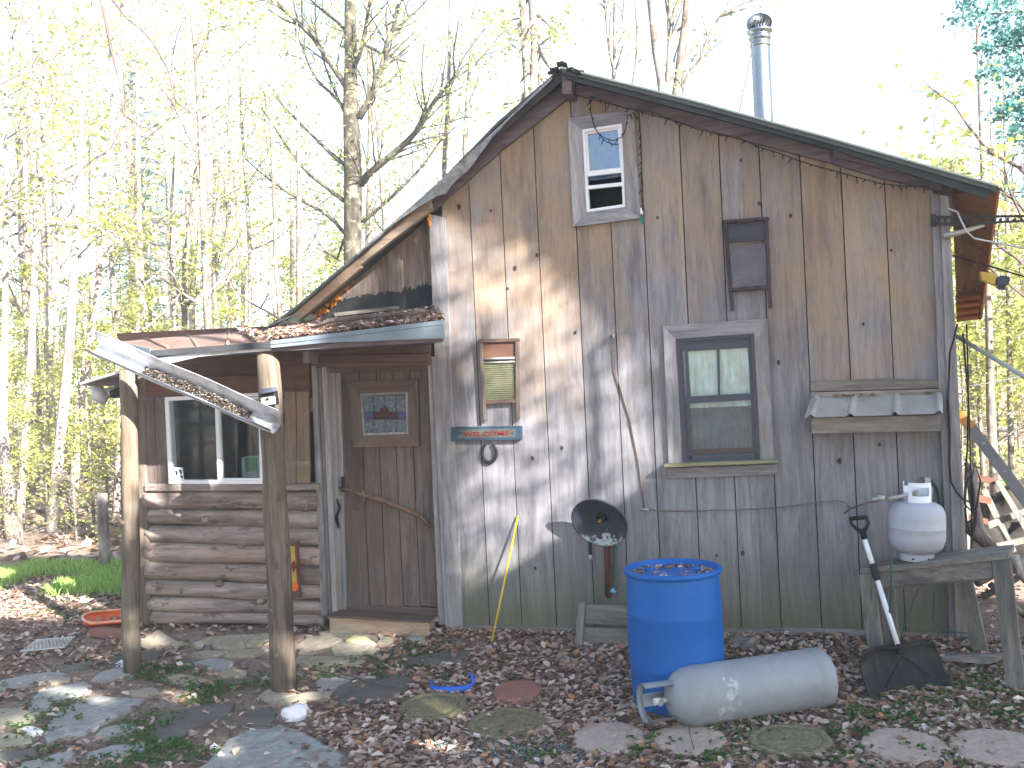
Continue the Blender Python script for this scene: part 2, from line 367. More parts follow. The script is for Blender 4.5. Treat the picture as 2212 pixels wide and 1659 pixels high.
for i in range(len(jx)-1):
    a, b = jx[i] + .0035, jx[i+1] - .0035; cuts = {a, b}
    for h in holes:
        for q in h[:2]:
            if a < q < b: cuts.add(q)
    cuts = sorted(cuts); dy = rg.uniform(-.004, .004)
    for p, q in zip(cuts, cuts[1:]):
        m = (p+q)/2; segs = [(0.02, None)]
        for h in holes:
            if h[0] <= m <= h[1]: segs = [(0.02, h[2]), (h[3], None)]
        for z0, z1 in segs:
            zp = z1 if z1 else interp(top_line, p); zq = z1 if z1 else interp(top_line, q)
            mb.hexa([(p, dy, z0), (q, dy, z0), (q, dy, zq), (p, dy, zp), (p, .03, z0), (q, .03, z0), (q, .03, zq), (p, .03, zp)])
front = mb.build('front_siding', M['siding'], cabin)
# skirt board, corner boards
mb = MB()
mb.brd([(988, 1350), (1250, 1357), (1250, 1383), (988, 1366)], -.03, .026)
mb.brd([(1251, 1357), (1780, 1358), (1780, 1386), (1251, 1384)], -.03, .026)
mb.brd([(1781, 1358), (2092, 1372), (2096, 1395), (1781, 1387)], -.03, .026)
mb.build('skirt_board', [M['old']], cabin, bevel=.003)
mb = MB(); mb.brd([(926, 462), (961, 470), (999, 1352), (999, 1364), (964, 1364), (939, 780)], -.025, .045); mb.build('corner_board', M['trimz'], cabin, bevel=.003)
mb = MB()
mb.brd([(2011, 416), (2030, 420), (2064, 1394), (2052, 1394)], -.045, .04)
mb.brd([(2031, 420), (2050, 424), (2097, 1394), (2065, 1394)], -.07, .10)
mb.build('corner_post', M['trimz'], cabin, bevel=.003)
# frieze boards under the roof edge
mb = MB()
mb.brd([(1228, 172), (1240, 178), (1241, 204), (1228, 206)], -.05, .02)
mb.brd([(1241, 178), (1500, 246), (1500, 271), (1358, 234), (1241, 203)], -.04, .036)
mb.brd([(1500, 246), (1790, 316), (1796, 352), (1635, 310), (1500, 271)], -.042, .036)
mb.brd([(1790, 314), (2034, 388), (2034, 412), (1908, 386), (1794, 351)], -.047, .04)
mb.brd([(1800, 300), (2040, 376), (2040, 396), (1802, 338)], -.09, .04)
mb.build('frieze_board', M['rake'], cabin, bevel=.003, )
mb = MB()
mb.brd([(1228, 174), (1227, 212), (1080, 326), (1078, 288)], -.04, .036)
mb.brd([(1079, 288), (1081, 326), (930, 460), (926, 428)], -.044, .036)
mb.build('frieze_board', M['rake'], cabin, bevel=.003)
mb = MB(); mb.brd([(1213, 163), (1235, 165), (1235, 203), (1214, 203)], -.20, .5); mb.build('ridge_beam', M['rake'], cabin, bevel=.005)
# lower weathered barge board of the lean-to slope
mb = MB()
mb.brd([(926, 420), (932, 452), (776, 574), (766, 556)], -.12, .05)
mb.brd([(768, 556), (780, 578), (648, 690), (628, 678)], -.13, .05)
mb.build('barge_board', wood('light_barge', rgb(140, 124, 112), rgb(190, 174, 160), rgb(168, 132, 100), 'X', .3, dark=.5), cabin, bevel=.003)
# roof slopes: slabs from yf to the back
def slab(name, pts_top, yf, th, mat, back=YB+.4, topmat=None):
    m_ = MB(); P = [at(u, v, yf) for u, v in pts_top]; Q = [p + V((0, 0, -th)) for p in P]
    m_.prism(P + Q[::-1], (0, back - yf, 0)); return m_
YR = -.24
mr_ = slab('r', [(1213, 146), (1500, 218), (1796, 299), (2156, 402)], YR, .035, None)
mr_.build('roof', M['roofing'], cabin)
m2 = MB(); P = [at(u, v, YR - .012) + V((0, 0, .008)) for u, v in [(1213, 146), (1500, 218), (1796, 299), (2158, 402)]]
m2.prism(P + [p + V((0, 0, -.012)) for p in P][::-1], (0, YB, 0)); m2.build('roof_sheet', M['rooftop'], cabin)
m3 = slab('l', [(1212, 146), (1075, 262), (930, 412), (770, 548), (636, 664), (566, 712)][::-1], YR + .06, .022, None); lr = m3.build('roof', M['roofing'], cabin)
# barge under the sheet edge
mb = MB()
mb.brd([(1213, 152), (1796, 307), (2150, 410), (2128, 428), (1796, 321), (1222, 170)], YR + .02, .025)
mb.build('barge_board', plain('dark_green_barge', rgb(60, 66, 70), .7, var=.3), cabin)
mb = MB()
mb.brd([(1212, 152), (1222, 168), (1080, 288), (1000, 366), (985, 356)], YR + .07, .03)
mb.build('barge_board', plain('dark_barge', rgb(64, 62, 66), .75, var=.3), cabin)
mb = MB()   # peeled membrane hanging from the edge
rr = random.Random(5)
pts = []; n = 26
for i in range(n+1):
    t = i/n; u = 1190 + (770-1190)*t; v = 166 + (548-166)*t + 6*math.sin(t*3.1); pts.append((u, v))
low = []
for i, (u, v) in enumerate(pts):
    t = i / n; w_ = 4 + 24*math.exp(-((t-.52)/.16)**2)*rr.uniform(.8, 1.2) + rr.uniform(-1, 2); low.append((u + w_*.55, v + w_*.8))
for i in range(n):
    y0 = YR + .045
    a = at(*pts[i], y0); b = at(*pts[i+1], y0); c = at(*low[i+1], y0 - rr.uniform(0, .05)); d = at(*low[i], y0 - rr.uniform(0, .05))
    mb.prism([a, b, c, d], (0, .006, 0))
mb.build('peeling_membrane', plain('pale_membrane', rgb(140, 138, 136), .8, var=.3, scale=12, dirt=rgb(92, 84, 80), dirtamt=.8), lr)
# moss/ragged ridge cap
mb = MB()
for i in range(34):
    t = rr.random(); u = 1188 + 66*t; v = 148 - 10*math.exp(-((u-1213)/12)**2) + (max(0, 1213-u))*.7*.6 + max(0, u-1213)*.26
    p = at(u, v, YR + rr.uniform(-.02, .12)); s_ = rr.uniform(.010, .026)
    mb.box((p.x-s_, p.y-s_, p.z-s_*.4), (p.x+s_, p.y+s_, p.z+s_*.5))
mb.build('ridge_cap', plain('mossy_cap', rgb(46, 52, 46), .9, var=.5), cabin)
# left slope of the front: recessed plywood gable with tar paper
YP = .20
mb = MB(); mb.brd([(925, 440), (958, 430), (962, 745), (640, 745), (640, 690), (770, 570)], YP, .02)
mb.build('plywood_gable', M['ply'], cabin)
mb = MB(); rr = random.Random(8)
def ragged(u0, u1, f, ub, jit):
    out = []; n = 26
    for i in range(n+1):
        u = u0 + (u1-u0)*i/n; out.append((u, f(u) + rr.uniform(-jit, jit)))
    return out
tl = ragged(706, 848, lambda u: 652 - (u-706)*.16, 0, 5) + ragged(849, 936, lambda u: 632 - (u-849)*.25, 0, 7)
mb.brd(tl + [(936, 700), (690, 700)], YP - .008, .006)
mb.build('tar_paper', M['tar'], cabin)
mb = MB(); mb.brd([(916, 640), (944, 636), (960, 700), (918, 700)], YP - .07, .05); mb.build('flashing', M['tar'], cabin)
# spray foam along the joint
mb = MB(); rr = random.Random(11)
for i in range(260):
    t = rr.random(); u = 636 + (812-636)*t; v = 706 + (550-706)*t*1.0 + rr.uniform(0, 10) + 24*math.sin(min(1, t*1.3)*math.pi)*rr.random()**1.4
    p = at(u, v, YP - .012); s_ = rr.uniform(.006, .018)
    mb.lathe([(0, -s_*.5), (s_, -s_*.2), (s_*1.05, s_*.3), (s_*.5, s_), (0, s_*1.1)], Matrix.Translation(p) @ Matrix.Rotation(rr.uniform(0, 3), 4, 'X'), 6)
mb.build('spray_foam', M['foam'], cabin); mb = MB()
for i in range(26):
    p = at(928 + rr.uniform(-4, 3), 448 + rr.uniform(0, 40), -.035); s_ = rr.uniform(.005, .013)
    mb.lathe([(0, -s_), (s_, 0), (0, s_)], Matrix.Translation(p), 6)
mb.build('spray_foam', M['foam'], cabin)
# right eave soffit panel sloping down on the far side of the corner
mb = MB()
P = [at(2056, 420, .05), at(2150, 412, -.2), at(2113, 688, 1.1), at(2068, 694, 1.1)]
mb.prism(P, (0.012, .02, .03))
sof = mb.build('side_eave', wood('orange_soffit', rgb(104, 86, 74), rgb(150, 118, 92), rgb(160, 112, 76), 'Z', .3, knots=False), cabin)
mb = MB()
for t in (.80, .86, .92, .98):
    a = P[0].lerp(P[3], t); b = P[1].lerp(P[2], t); mb.tube([a + V((-.01, -.03, 0)), b + V((-.01, -.03, 0))], .022, 4, smooth=False)
mb.tube([P[1] + V((.01, -.01, 0)), P[2] + V((.01, -.01, 0))], .016, 4, smooth=False)
mb.build('rafter_end', wood('orange_rafter', rgb(120, 84, 64), rgb(156, 108, 80), rgb(156, 96, 62), 'X', .5, knots=False), cabin)
# side walls, back wall, floor: closes the box
mb = MB(); xl = at(951, 900, 0).x; xr = at(2070, 900, 0).x
zt = lambda x: interp(top_line, x)
mb.box((xr - .05, .035, .02), (xr, YB, zt(xr) - .05)); mb.box((xl, .20, .02), (xl + .03, YB, zt(xl) - .1))
xridge = top_line[1][0]
mb.prism([(xl, YB, .02), (xr, YB, .02), (xr, YB, zt(xr)), (xridge, YB, zt(xridge)), (xl, YB, zt(xl))], (0, .03, 0))
xw = at(300, 1340, 0).x
mb.prism([(xw, .9, .02), (xl, .9, .02), (xl, .9, zt(xl) - .1), (xw, .9, 1.7)], (0, .03, 0))
mb.box((xw - .02, .08, .02), (xw + .02, .9, 1.85))
mb.build('side_walls', M['oldz'], cabin)
mb = MB(); mb.box((xw, .12, .03), (xr - .06, YB - .02, .05)); mb.box((xl + .04, .6, .05), (xr - .06, .64, zt(xl) - .2)); mb.box((xw + .03, .84, .05), (xl - .01, .87, 1.6))
mb.box((xl+.04, .35, 2.6), (xr-.06, .6, 2.62))
mb.build('interior', M['dark'], cabin)  # floor and black sheets that paint the unlit room
KM = plain('knot_core', rgb(78, 54, 44), .95, 0, .6, 90)
for u_, v_, s_ in [(1160, 551, 6), (1112, 579, 6), (1243, 718, 6), (1097, 623, 5), (1814, 996, 8), (1600, 346, 6), (1682, 783, 7), (1708, 466, 5), (1640, 440, 5), (1156, 1228, 5), (1604, 1195, 6), (1548, 1200, 5), (1900, 960, 6), (1060, 455, 4), (1420, 470, 4), (1322, 727, 5), (1925, 540, 5), (1865, 700, 4), (1214, 967, 5), (1150, 990, 5)]:
    c_ = at(u_, v_, -.006); r_ = s_*(.55 + .4*((u_*7 % 11)/11))/2150*6.7; mb = MB(); mb.prism([c_ + V((r_*.8*math.cos(i/14*6.283)*(1+.2*math.sin(i*2.3+u_)), 0, r_*1.15*math.sin(i/14*6.283)*(1+.15*math.sin(i*3.1+v_)))) for i in range(14)], (0, .004, 0)); mb.build('knot', KM, cabin)
# ---------------------------------------------------------------- windows
def mitred(mb, o, i, yf, th, mz, mx):   # o,i: outer/inner corner px lists TL TR BR BL
    mb.brd([o[0], o[1], i[1], i[0]], yf, th, mx); mb.brd([o[1], o[2], i[2], i[1]], yf, th, mz)
    mb.brd([o[2], o[3], i[3], i[2]], yf, th, mx); mb.brd([o[3], o[0], i[0], i[3]], yf, th, mz)
def inset(q, d):
    cx = sum(p[0] for p in q)/4; cy = sum(p[1] for p in q)/4
    return [(p[0] + (d if p[0] < cx else -d), p[1] + (d if p[1] < cy else -d)) for p in q]
def frame(mb, q, w_, yf, th, mi=0):
    i = inset(q, w_); mitred(mb, q, i, yf, th, mi, mi); return i
# upper window
mb = MB()
O = [(1226, 256), (1369, 235), (1384, 471), (1238, 490)]; I = [(1257, 279), (1343, 266), (1351, 447), (1267, 458)]
mitred(mb, O, I, -.036, .035, 0, 1)
wn = mb.build('window', [M['trimz'], M['trimx']], cabin, bevel=.002); wn['label'] = 'small white sash window near the peak, its lower sash open'
mb = MB()
i1 = frame(mb, I, 6, -.028, .05)
mb.brd([(1264, 278), (1338, 268), (1338, 275), (1264, 285)], -.02, .03)
i2 = inset(i1, 4)
s = [(1264, 285), (1339, 275), (1345, 372), (1269, 380)]; frame(mb, s, 5, -.006, .025)
mb.brd([(1268, 370), (1346, 361), (1347, 372), (1269, 381)], -.022, .03)
mb.brd([(1270, 401), (1347, 393), (1348, 401), (1270, 409)], -.03, .02)
fr = mb.build('sash', M['white'], wn, bevel=.0015)
mb = MB(); mb.brd([(1270, 290), (1335, 281), (1341, 362), (1274, 371)], .005, .004); mb.build('pane', M['film'], wn)
mb = MB(); mb.brd([(1262, 276), (1346, 268), (1352, 380), (1268, 392)], .035, .004); mb.build('shade', plain('blue_film', rgb(70, 96, 140), .4, 0, .5, 7, dirt=rgb(140, 170, 200), dirtamt=.8, stretch=(1, 1, .5)), wn)
# lower window
mb = MB()
O = [(1432, 703), (1657, 688), (1673, 994), (1444, 1001)]; I = [(1459, 732), (1629, 721), (1643, 996), (1474, 1001)]
mb.brd([O[0], O[1], I[1], I[0]], -.036, .035, 1); mb.brd([O[1], O[2], I[2], I[1]], -.036, .035, 0); mb.brd([O[0], I[0], I[3], O[3]], -.036, .035, 0)
mb.brd([(1441, 1011), (1679, 1003), (1679, 1025), (1441, 1034)], -.03, .028, 1)
wn = mb.build('window', [M['trimz'], M['trimx']], cabin, bevel=.002); wn['label'] = 'dark framed double-hung window with a light green curtain'
mb = MB(); mb.brd([(1434, 1003), (1680, 994), (1680, 1000), (1434, 1010)], -.11, .108); mb.build('sill', wood('mossy_sill', rgb(130, 130, 104), rgb(176, 176, 140), rgb(130, 120, 80), 'X', .3), wn, bevel=.003)
mb = MB()
q = [(1459, 730), (1630, 719), (1643, 996), (1474, 1002)]; i = frame(mb, q, 9, -.026, .05); i = frame(mb, i, 6, -.012, .04)
mb.brd([(1474, 740), (1626, 730), (1626, 750), (1474, 759)], -.006, .03)
u = [(1478, 752), (1622, 744), (1628, 862), (1484, 872)]
frame(mb, u, 7, -.004, .03); mb.brd([(1482, 857), (1627, 849), (1628, 862), (1483, 871)], -.014, .03)
mb.brd([(1548, 752), (1554, 752), (1556, 858), (1551, 858)], -.012, .02)
l = [(1482, 866), (1629, 858), (1638, 992), (1489, 998)]; frame(mb, l, 6, -.02, .03); mb.brd([(1484, 984), (1637, 977), (1638, 992), (1486, 998)], -.02, .04)
mb.build('sash', M['navy'], wn, bevel=.0015)
mb = MB(); mb.brd([(1482, 752), (1624, 744), (1630, 860), (1486, 870)], .012, .004); mb.brd([(1486, 868), (1632, 860), (1638, 990), (1489, 996)], .006, .004); mb.build('pane', M['glass'], wn)
mb = MB()
def drape(u0, v0, u1, v1, y, mi):
    a = at(u0, v0, y); b = at(u1, v1, y); n = 60; vs = []
    for i in range(n+1):
        x = a.x + (b.x-a.x)*i/n; yy = y + .008*math.sin(i*1.1) + .005*math.sin(i*2.7)
        vs += [(x, yy, a.z), (x, yy, b.z)]
    mb.add(vs, [(2*i, 2*i+1, 2*i+3, 2*i+2) for i in range(n)], mi, True)
drape(1478, 738, 1634, 876, .035, 0); mb.build('curtain', M['curtain'], wn)
mb = MB(); drape(1484, 872, 1640, 966, .05, 0); mb.build('curtain', M['curtaind'], wn)
# ---------------------------------------------------------------- log wall on the left
mb = MB(); rr = random.Random(21)
rows = [(1061, 1061), (1100, 1103), (1133, 1142), (1172, 1182), (1213, 1223), (1251, 1263), (1287, 1300), (1320, 1330), (1350, 1352)]
for i in range(8):
    (l0, r0), (l1, r1) = rows[i], rows[i+1]; n = 26; pts = []; rs = []
    dev = [rr.uniform(-1, 1) for _ in range(4)]; lap = rr.random()
    for j in range(n+1):
        t = j/n; u = 313 + (690-313)*t + .045*(l0 - 1060); a = at(u, l0 + (r0-l0)*t, 0); b = at(u, l1 + (r1-l1)*t, 0)
        r_ = (a.z - b.z)/2 * 1.07 + .004*math.sin(t*7 + i*2) + .003*noise.noise(V((t*9, i, 0)))
        pts.append(V(((a.x+b.x)/2, .03 + .01*math.sin(t*3+i), (a.z+b.z)/2 + .005*math.sin(t*5 + i*1.7)))); rs.append(r_)
    mb.tube(pts, rs, 18, 0, wob=.05, seed=i)
for u, v, s_ in [(655, 1090, 15), (520, 1178, 10), (440, 1122, 9), (600, 1240, 8), (470, 1262, 8), (560, 1300, 8), (390, 1275, 7), (640, 1168, 8), (360, 1230, 8)]:
    p = at(u, v, -.045); rdx = s_/2150*7; mb.tube([p + V((0, .05, 0)), p, p + V((0, -.012, 0))], [rdx*1.5, rdx*.85, rdx*.4], 9, 0, wob=.4)
lw = mb.build('log_wall', [M['log'], plain('log_knot', rgb(70, 54, 50), .95, 0, .6, 40)], cabin)
lw.name = 'log_wall'
mb = MB()
for (a, b, c, d) in [(771, 812, 770, 806), (813, 857, 807, 846)]:
    mb.brd([(306, a+4), (560, a-2), (560, b-6), (306, b)], -.005, .04); mb.brd([(606, c-16), (668, c-20), (669, d-18), (606, d-14)], -.004, .04)
mb.brd([(250, 720), (672, 700), (672, 860), (300, 862)], .04, .04)
mb.brd([(606, 792), (669, 788), (669, 812), (607, 815)], -.006, .04)
mb.brd([(606, 816), (669, 813), (670, 847), (607, 850)], -.01, .04)
mb.build('header_log', M['log'] if False else wood('red_brown_slab', rgb(84, 64, 58), rgb(114, 90, 80), rgb(100, 66, 52), 'X', .3, dark=.5), cabin, bevel=.008)
mb = MB()
for a, b in [(308, 332), (333, 355)]: mb.brd([(a, 857), (b-1, 857), (b+8, 1045), (a+8, 1045)], -.012, .03)
mb.build('panel_board', M['doorz'], cabin, bevel=.002)
mb = MB()
for a, b in [(614, 639), (640, 667)]: mb.brd([(a, 846), (b-1, 846), (b+2, 1047), (a+2, 1047)], -.018, .03)
mb.build('panel_board', M['newz'], cabin, bevel=.002)
mb = MB(); mb.brd([(310, 1046), (690, 1044), (691, 1060), (311, 1062)], -.05, .09); mb.build('ledge', M['log'], cabin, bevel=.012)
mb = MB(); mb.brd([(294, 800), (311, 800), (323, 1352), (303, 1352)], -.03, .09); mb.build('corner_post', M['post'], cabin, bevel=.012)
# log wall sliding window
mb = MB()
q = [(355, 858), (566, 848), (572, 1046), (364, 1045)]; i = frame(mb, q, 8, -.045, .07)
mb.brd([(463, 858), (470, 858), (477, 1038), (470, 1038)], -.04, .04)
frame(mb, [(468, 862), (562, 857), (566, 1038), (475, 1038)], 5, -.025, .03)
wn = mb.build('window', M['white'], cabin, bevel=.0015); wn['label'] = 'white sliding window in the log wall'
mb = MB(); mb.brd([(362, 864), (468, 860), (474, 1040), (370, 1040)], -.028, .004); mb.brd([(470, 862), (560, 858), (564, 1036), (478, 1037)], -.014, .004); mb.build('pane', M['glass'], wn)
mb = MB(); mb.brd([(373, 1010), (394, 1010), (397, 1037), (376, 1037)], -.036, .003)
for (a, b, c, d) in [(378, 1016, 383, 1028), (386, 1014, 392, 1024), (380, 1030, 386, 1035), (389, 1026, 394, 1034)]: mb.brd([(a, b), (c, b+2), (c+1, d), (a+2, d-2)], -.038, .002, 1)
mb.build('sticker', [M['white'], M['black']], wn)
mb = MB(); mb.brd([(330, 820), (470, 820), (480, 1050), (330, 1050)], .5, .01); mb.build('room_backdrop', M['dark'], cabin)  # black sheet put in where the room behind the glass is only dark
t_ = thing('green_container', 'green and white container standing inside the log wall window', 'container', at(545, 1036, .16))
mb = MB(); mb.brd([(520, 988), (562, 985), (564, 1036), (522, 1037)], .12, .12); mb.build('box', plain('pale_box', rgb(150, 160, 160), .6), t_, bevel=.01)
mb = MB(); mb.brd([(528, 990), (555, 988), (556, 1018), (530, 1019)], .116, .003); mb.build('front_panel', M['greenp'], t_)
# ---------------------------------------------------------------- door
mb = MB()
mb.brd([(672, 790), (683, 790), (706, 1330), (693, 1330)], -.03, .10)
mb.brd([(684, 790), (693, 790), (716, 1328), (707, 1329)], .01, .06)
mb.brd([(694, 790), (706, 790), (728, 1326), (717, 1327)], -.02, .10)
mb.brd([(707, 796), (722, 796), (738, 1322), (729, 1324)], .05, .06)
mb.brd([(722, 796), (735, 796), (748, 1318), (739, 1320)], .09, .03)
mb.brd([(923, 770), (931, 770), (961, 1350), (947, 1350)], -.015, .14)
mb.brd([(931, 770), (940, 770), (965, 1362), (961, 1352)], -.03, .10)
mb.build('door_frame', M['trimz'], cabin, bevel=.003)
mb = MB()
mb.brd([(672, 753), (930, 742), (930, 762), (672, 768)], -.02, .10); mb.brd([(672, 769), (930, 763), (930, 780), (672, 784)], -.035, .10)
mb.brd([(672, 785), (930, 780), (930, 789), (672, 795)], -.02, .10); mb.brd([(712, 795), (930, 789), (930, 800), (712, 806)], .03, .08)
mb.build('door_header', M['doorx'], cabin, bevel=.003)
YD = .10
mb = MB()
for (a, b), (c, d) in [((733, 776), (750, 798)), ((777, 812), (799, 834)), ((813, 846), (835, 872)), ((847, 884), (873, 908)), ((885, 926), (909, 948))]:
    mb.brd([(a, 798), (b-.6, 797), (d-.6, 1312), (c, 1308)], YD + rr.uniform(0, .004), .03)
mb.brd([(750, 1304), (946, 1314), (946, 1330), (750, 1320)], YD - .012, .01, 1)
door = mb.build('door', [M['doorz'], M['doorx']], cabin, bevel=.002)
mb = MB()
O = [(751, 824), (902, 818), (905, 964), (762, 966)]; I = [(776, 850), (881, 846), (883, 938), (783, 941)]
mitred(mb, O, I, YD - .035, .034, 0, 1); dwf = mb.build('door_window_frame', [M['doorz'], M['doorx']], door, bevel=.002)
mb = MB(); q = [(776, 850), (881, 846), (883, 938), (783, 941)]; g = frame(mb, q, 5, YD - .02, .02, 1)
def cell(u0, v0, u1, v1, mi): mb.brd([(u0, v0), (u1, v0), (u1, v1), (u0, v1)], YD - .008, .006, mi)
us = [783, 807, 832, 856, 879]
for a, b in zip(us, us[1:]):
    cell(a+.6, 855, b-.6, 889, 0); cell(a+.6, 906, b-.6, 936, 0)
for a, b in [(783, 806), (857, 879)]: cell(a+.5, 890, b-.5, 904, 2)
for a, b in [(807, 812), (813, 820), (840, 846), (847, 855)]: cell(a+.5, 890, b-.5, 904, 3)
mb.prism([at(u_, v_, YD-.011) for u_, v_ in [(821, 903), (821, 883), (830, 876), (839, 883), (839, 903)]], (0, .004, 0), 3)
mb.brd([(780, 850), (882, 846), (882, 938), (784, 940)], YD - .001, .001, 4)
mb.build('leaded_pane', [M['leaded'], M['trimz'], M['blueglass'], M['redglass'], M['iron']], dwf)
# branch used as a door pull
mb = MB()
br = [(731, 1054, YD-.03), (760, 1060, YD-.05), (789, 1071, YD-.06), (820, 1078, YD-.07), (848, 1090, YD-.07), (880, 1102, YD-.06), (906, 1114, YD-.05), (931, 1138, YD-.03)]
mb.tube([at(*p) for p in br], [.008, .009, .015, .02, .02, .017, .014, .012], 10, wob=.2)
mb.tube([at(789, 1071, YD-.06), at(783, 1060, YD-.06), at(776, 1050, YD-.05)], [.013, .009, .005], 8)
mb.tube([at(789, 1071, YD-.06), at(782, 1088, YD-.06), at(770, 1096, YD-.05), at(762, 1094, YD-.05)], [.013, .010, .008, .005], 8)
mb.build('branch_handle', plain('branch_bark', rgb(116, 90, 78), .9, 0, .5, 20, bump=.8), door)
mb = MB(); mb.tube([at(728, 1078, .04), at(734, 1096, .0), at(727, 1118, .0), at(732, 1140, .04)], [.006, .012, .012, .008], 8); mb.build('latch', M['black'], door)
mb = MB(); mb.brd([(737, 1030), (742, 1030), (742, 1062), (737, 1062)], .06, .02); mb.build('bolt', M['iron'], door)
mb = MB(); mb.brd([(706, 1330), (948, 1336), (948, 1343), (706, 1336)], -.05, .16); mb.brd([(706, 1322), (948, 1331), (948, 1335), (706, 1329)], .05, .06)
mb.build('threshold', M['trimx'], cabin, bevel=.003)
# step block
st = thing('door_step', 'low wooden step in front of the cabin door', 'step', gnd(820, 1362))
mb = MB(); a = at(711, 1333, -.14); b = at(926, 1345, -.14); h = .125
mb.hexa([a + V((0, 0, -h)), b + V((0, 0, -h)), b, a, a + V((0, .16, -h)), b + V((0, .16, -h)), b + V((0, .16, 0)), a + V((0, .16, 0))])
mb.build('block', wood('pale_beam', rgb(150, 128, 108), rgb(206, 190, 168), rgb(172, 112, 84), 'X', .35), st, bevel=.004)
mb = MB(); mb.hexa([a + V((-.01, -.015, .001)), b + V((.01, -.015, .001)), b + V((.01, -.015, .016)), a + V((-.01, -.015, .016)), a + V((-.01, .17, .001)), b + V((.01, .17, .001)), b + V((.01, .17, .016)), a + V((-.01, .17, .016))])
mb.build('tread', M['doorx'], st, bevel=.002)
# ---------------------------------------------------------------- porch roof, fascia, posts
YF = -1.0
FL, FM, FR = at(326, 757, YF), at(584, 737, YF), at(958, 692, YF)
zf = (FL.z + FM.z)/2
FL.z = FM.z = zf; FR.z = zf + .06
BR = at(940, 683, .02); BL = at(253, 738, -.55); B2 = at(620, 706, .1); BR.z = max(BR.z, FR.z + .1)
mb = MB()
quadr = [FL, FM, FR, BR, B2, BL]
cen = sum(quadr, V()) / 6
top = [p + V((0, 0, .0)) for p in quadr]
vs = top + [p + V((0, 0, -.018)) for p in quadr]
mb.add(vs + [cen, cen + V((0, 0, -.018))], [(i, (i+1) % 6, 12) for i in range(6)] + [((i+1) % 6 + 6, i + 6, 13) for i in range(6)] + [(i, i+6, (i+1) % 6 + 6, (i+1) % 6) for i in range(6)])
pr = mb.build('porch_roof', M['rust'], cabin)

mb = MB()
# ribs of the sheet
for t in (.15, .4, .65, .9):
    a = FL.lerp(FM, t); b = BL.lerp(B2, t); mb.tube([a + V((0, 0, .008)), b + V((0, 0, .008))], .012, 6)
mb.build('sheet_rib', M['rust'], pr)
mb = MB()
mb.brd([(326, 757), (584, 738), (584, 752), (326, 770)], YF - .012, .012, 1); mb.build('drip_edge', [M['bluegrey'], M['tar']], cabin)
mb = MB(); a = BL; b = FL; mb.prism([a + V((-.01, 0, .006)), b + V((-.01, 0, .006)), b + V((-.01, 0, -.055)), a + V((-.01, 0, -.04))], (.012, 0, 0)); mb.build('side_edge', M['bluegrey'], cabin)
mb = MB(); mb.brd([(430, 763), (585, 750), (585, 757), (430, 770)], YF + .01, .03); mb.brd([(318, 776), (430, 762), (430, 770), (360, 786)], YF + .01, .03); mb.build('white_strip', M['gutter'], cabin)
mb = MB(); mb.brd([(584, 736), (700, 722), (957, 691), (960, 731), (700, 741), (584, 752)], YF - .014, .014)
mb.tube([at(584, 744, YF-.016), at(700, 731, YF-.016), at(958, 700, YF-.016)], .004, 4)
mb.build('fascia', M['bluegrey'], cabin, bevel=.002)
mb = MB(); ceilz = zf - .03   # boarded underside
mb.hexa([V((FL.x+.02, YF+.02, ceilz-.03)), V((FR.x-.01, YF+.02, ceilz-.03)), V((FR.x-.01, YF+.02, ceilz)), V((FL.x+.02, YF+.02, ceilz)),
         V((BL.x+.3, -.03, ceilz-.0)), V((at(925, 760, 0).x, -.03, ceilz)), V((at(925, 760, 0).x, -.03, ceilz+.05)), V((BL.x+.3, -.03, ceilz+.05))])
mb.build('porch_ceiling', M['rake'], cabin)
mb = MB(); mb.brd([(653, 753), (668, 752), (668, 784), (654, 784)], -.18, .17); mb.build('rafter_tail', M['trimz'], cabin, bevel=.003)
def post(name, u0, v0, u1, v1, y, r0, r1, label):
    a = at(u0, v0, y); b = at(u1, v1, y); a = V((a.x, y, min(a.z, G(a.x, y) + .01)))
    n = 16; pts = []; rs = []; sd_ = u0
    for i in range(n+1):
        t = i/n; p = a.lerp(b, t) + V((.012*noise.noise(V((t*3, sd_, 0))), .01*noise.noise(V((t*3, sd_, 7))), 0))
        pts.append(p); rs.append((r0 + (r1-r0)*t) * (1 + .06*noise.noise(V((t*7, sd_, 2)))))
    m_ = MB(); m_.tube(pts, rs, 22, wob=.10, seed=sd_); rr2 = random.Random(int(u0))
    for _ in range(4):
        t = rr2.uniform(.15, .9); i = int(t*n); p = pts[i]; an = rr2.uniform(-2.6, -.5); d_ = V((math.cos(an), math.sin(an), 0)); m_.tube([p + d_*rs[i]*.9, p + d_*(rs[i]*1.08)], [.02, .012], 8, 0)
    o = m_.build('porch_post', [M['post'], plain('knot_brown', rgb(78, 56, 46), .9)], cabin); o['label'] = label; return o
pp2 = post('p', 616, 1502, 579, 753, -.90, .083, .074, 'thick log post in the middle of the porch with a light on it')
pp1 = post('p', 286, 1452, 277, 800, -.80, .062, .056, 'log post at the far left of the porch')
# second small lean-to at the left end
mb = MB()
P = [at(172, 826, -.35), at(258, 800, -.55), at(330, 800, .3), at(262, 822, .5)]
mb.prism(P, (0, 0, -.02)); mb.build('side_roof', M['galv'], cabin)
mb = MB(); mb.brd([(186, 830), (262, 812), (262, 834), (190, 834)], -.3, .02); mb.build('side_roof_trim', M['rake'], cabin)
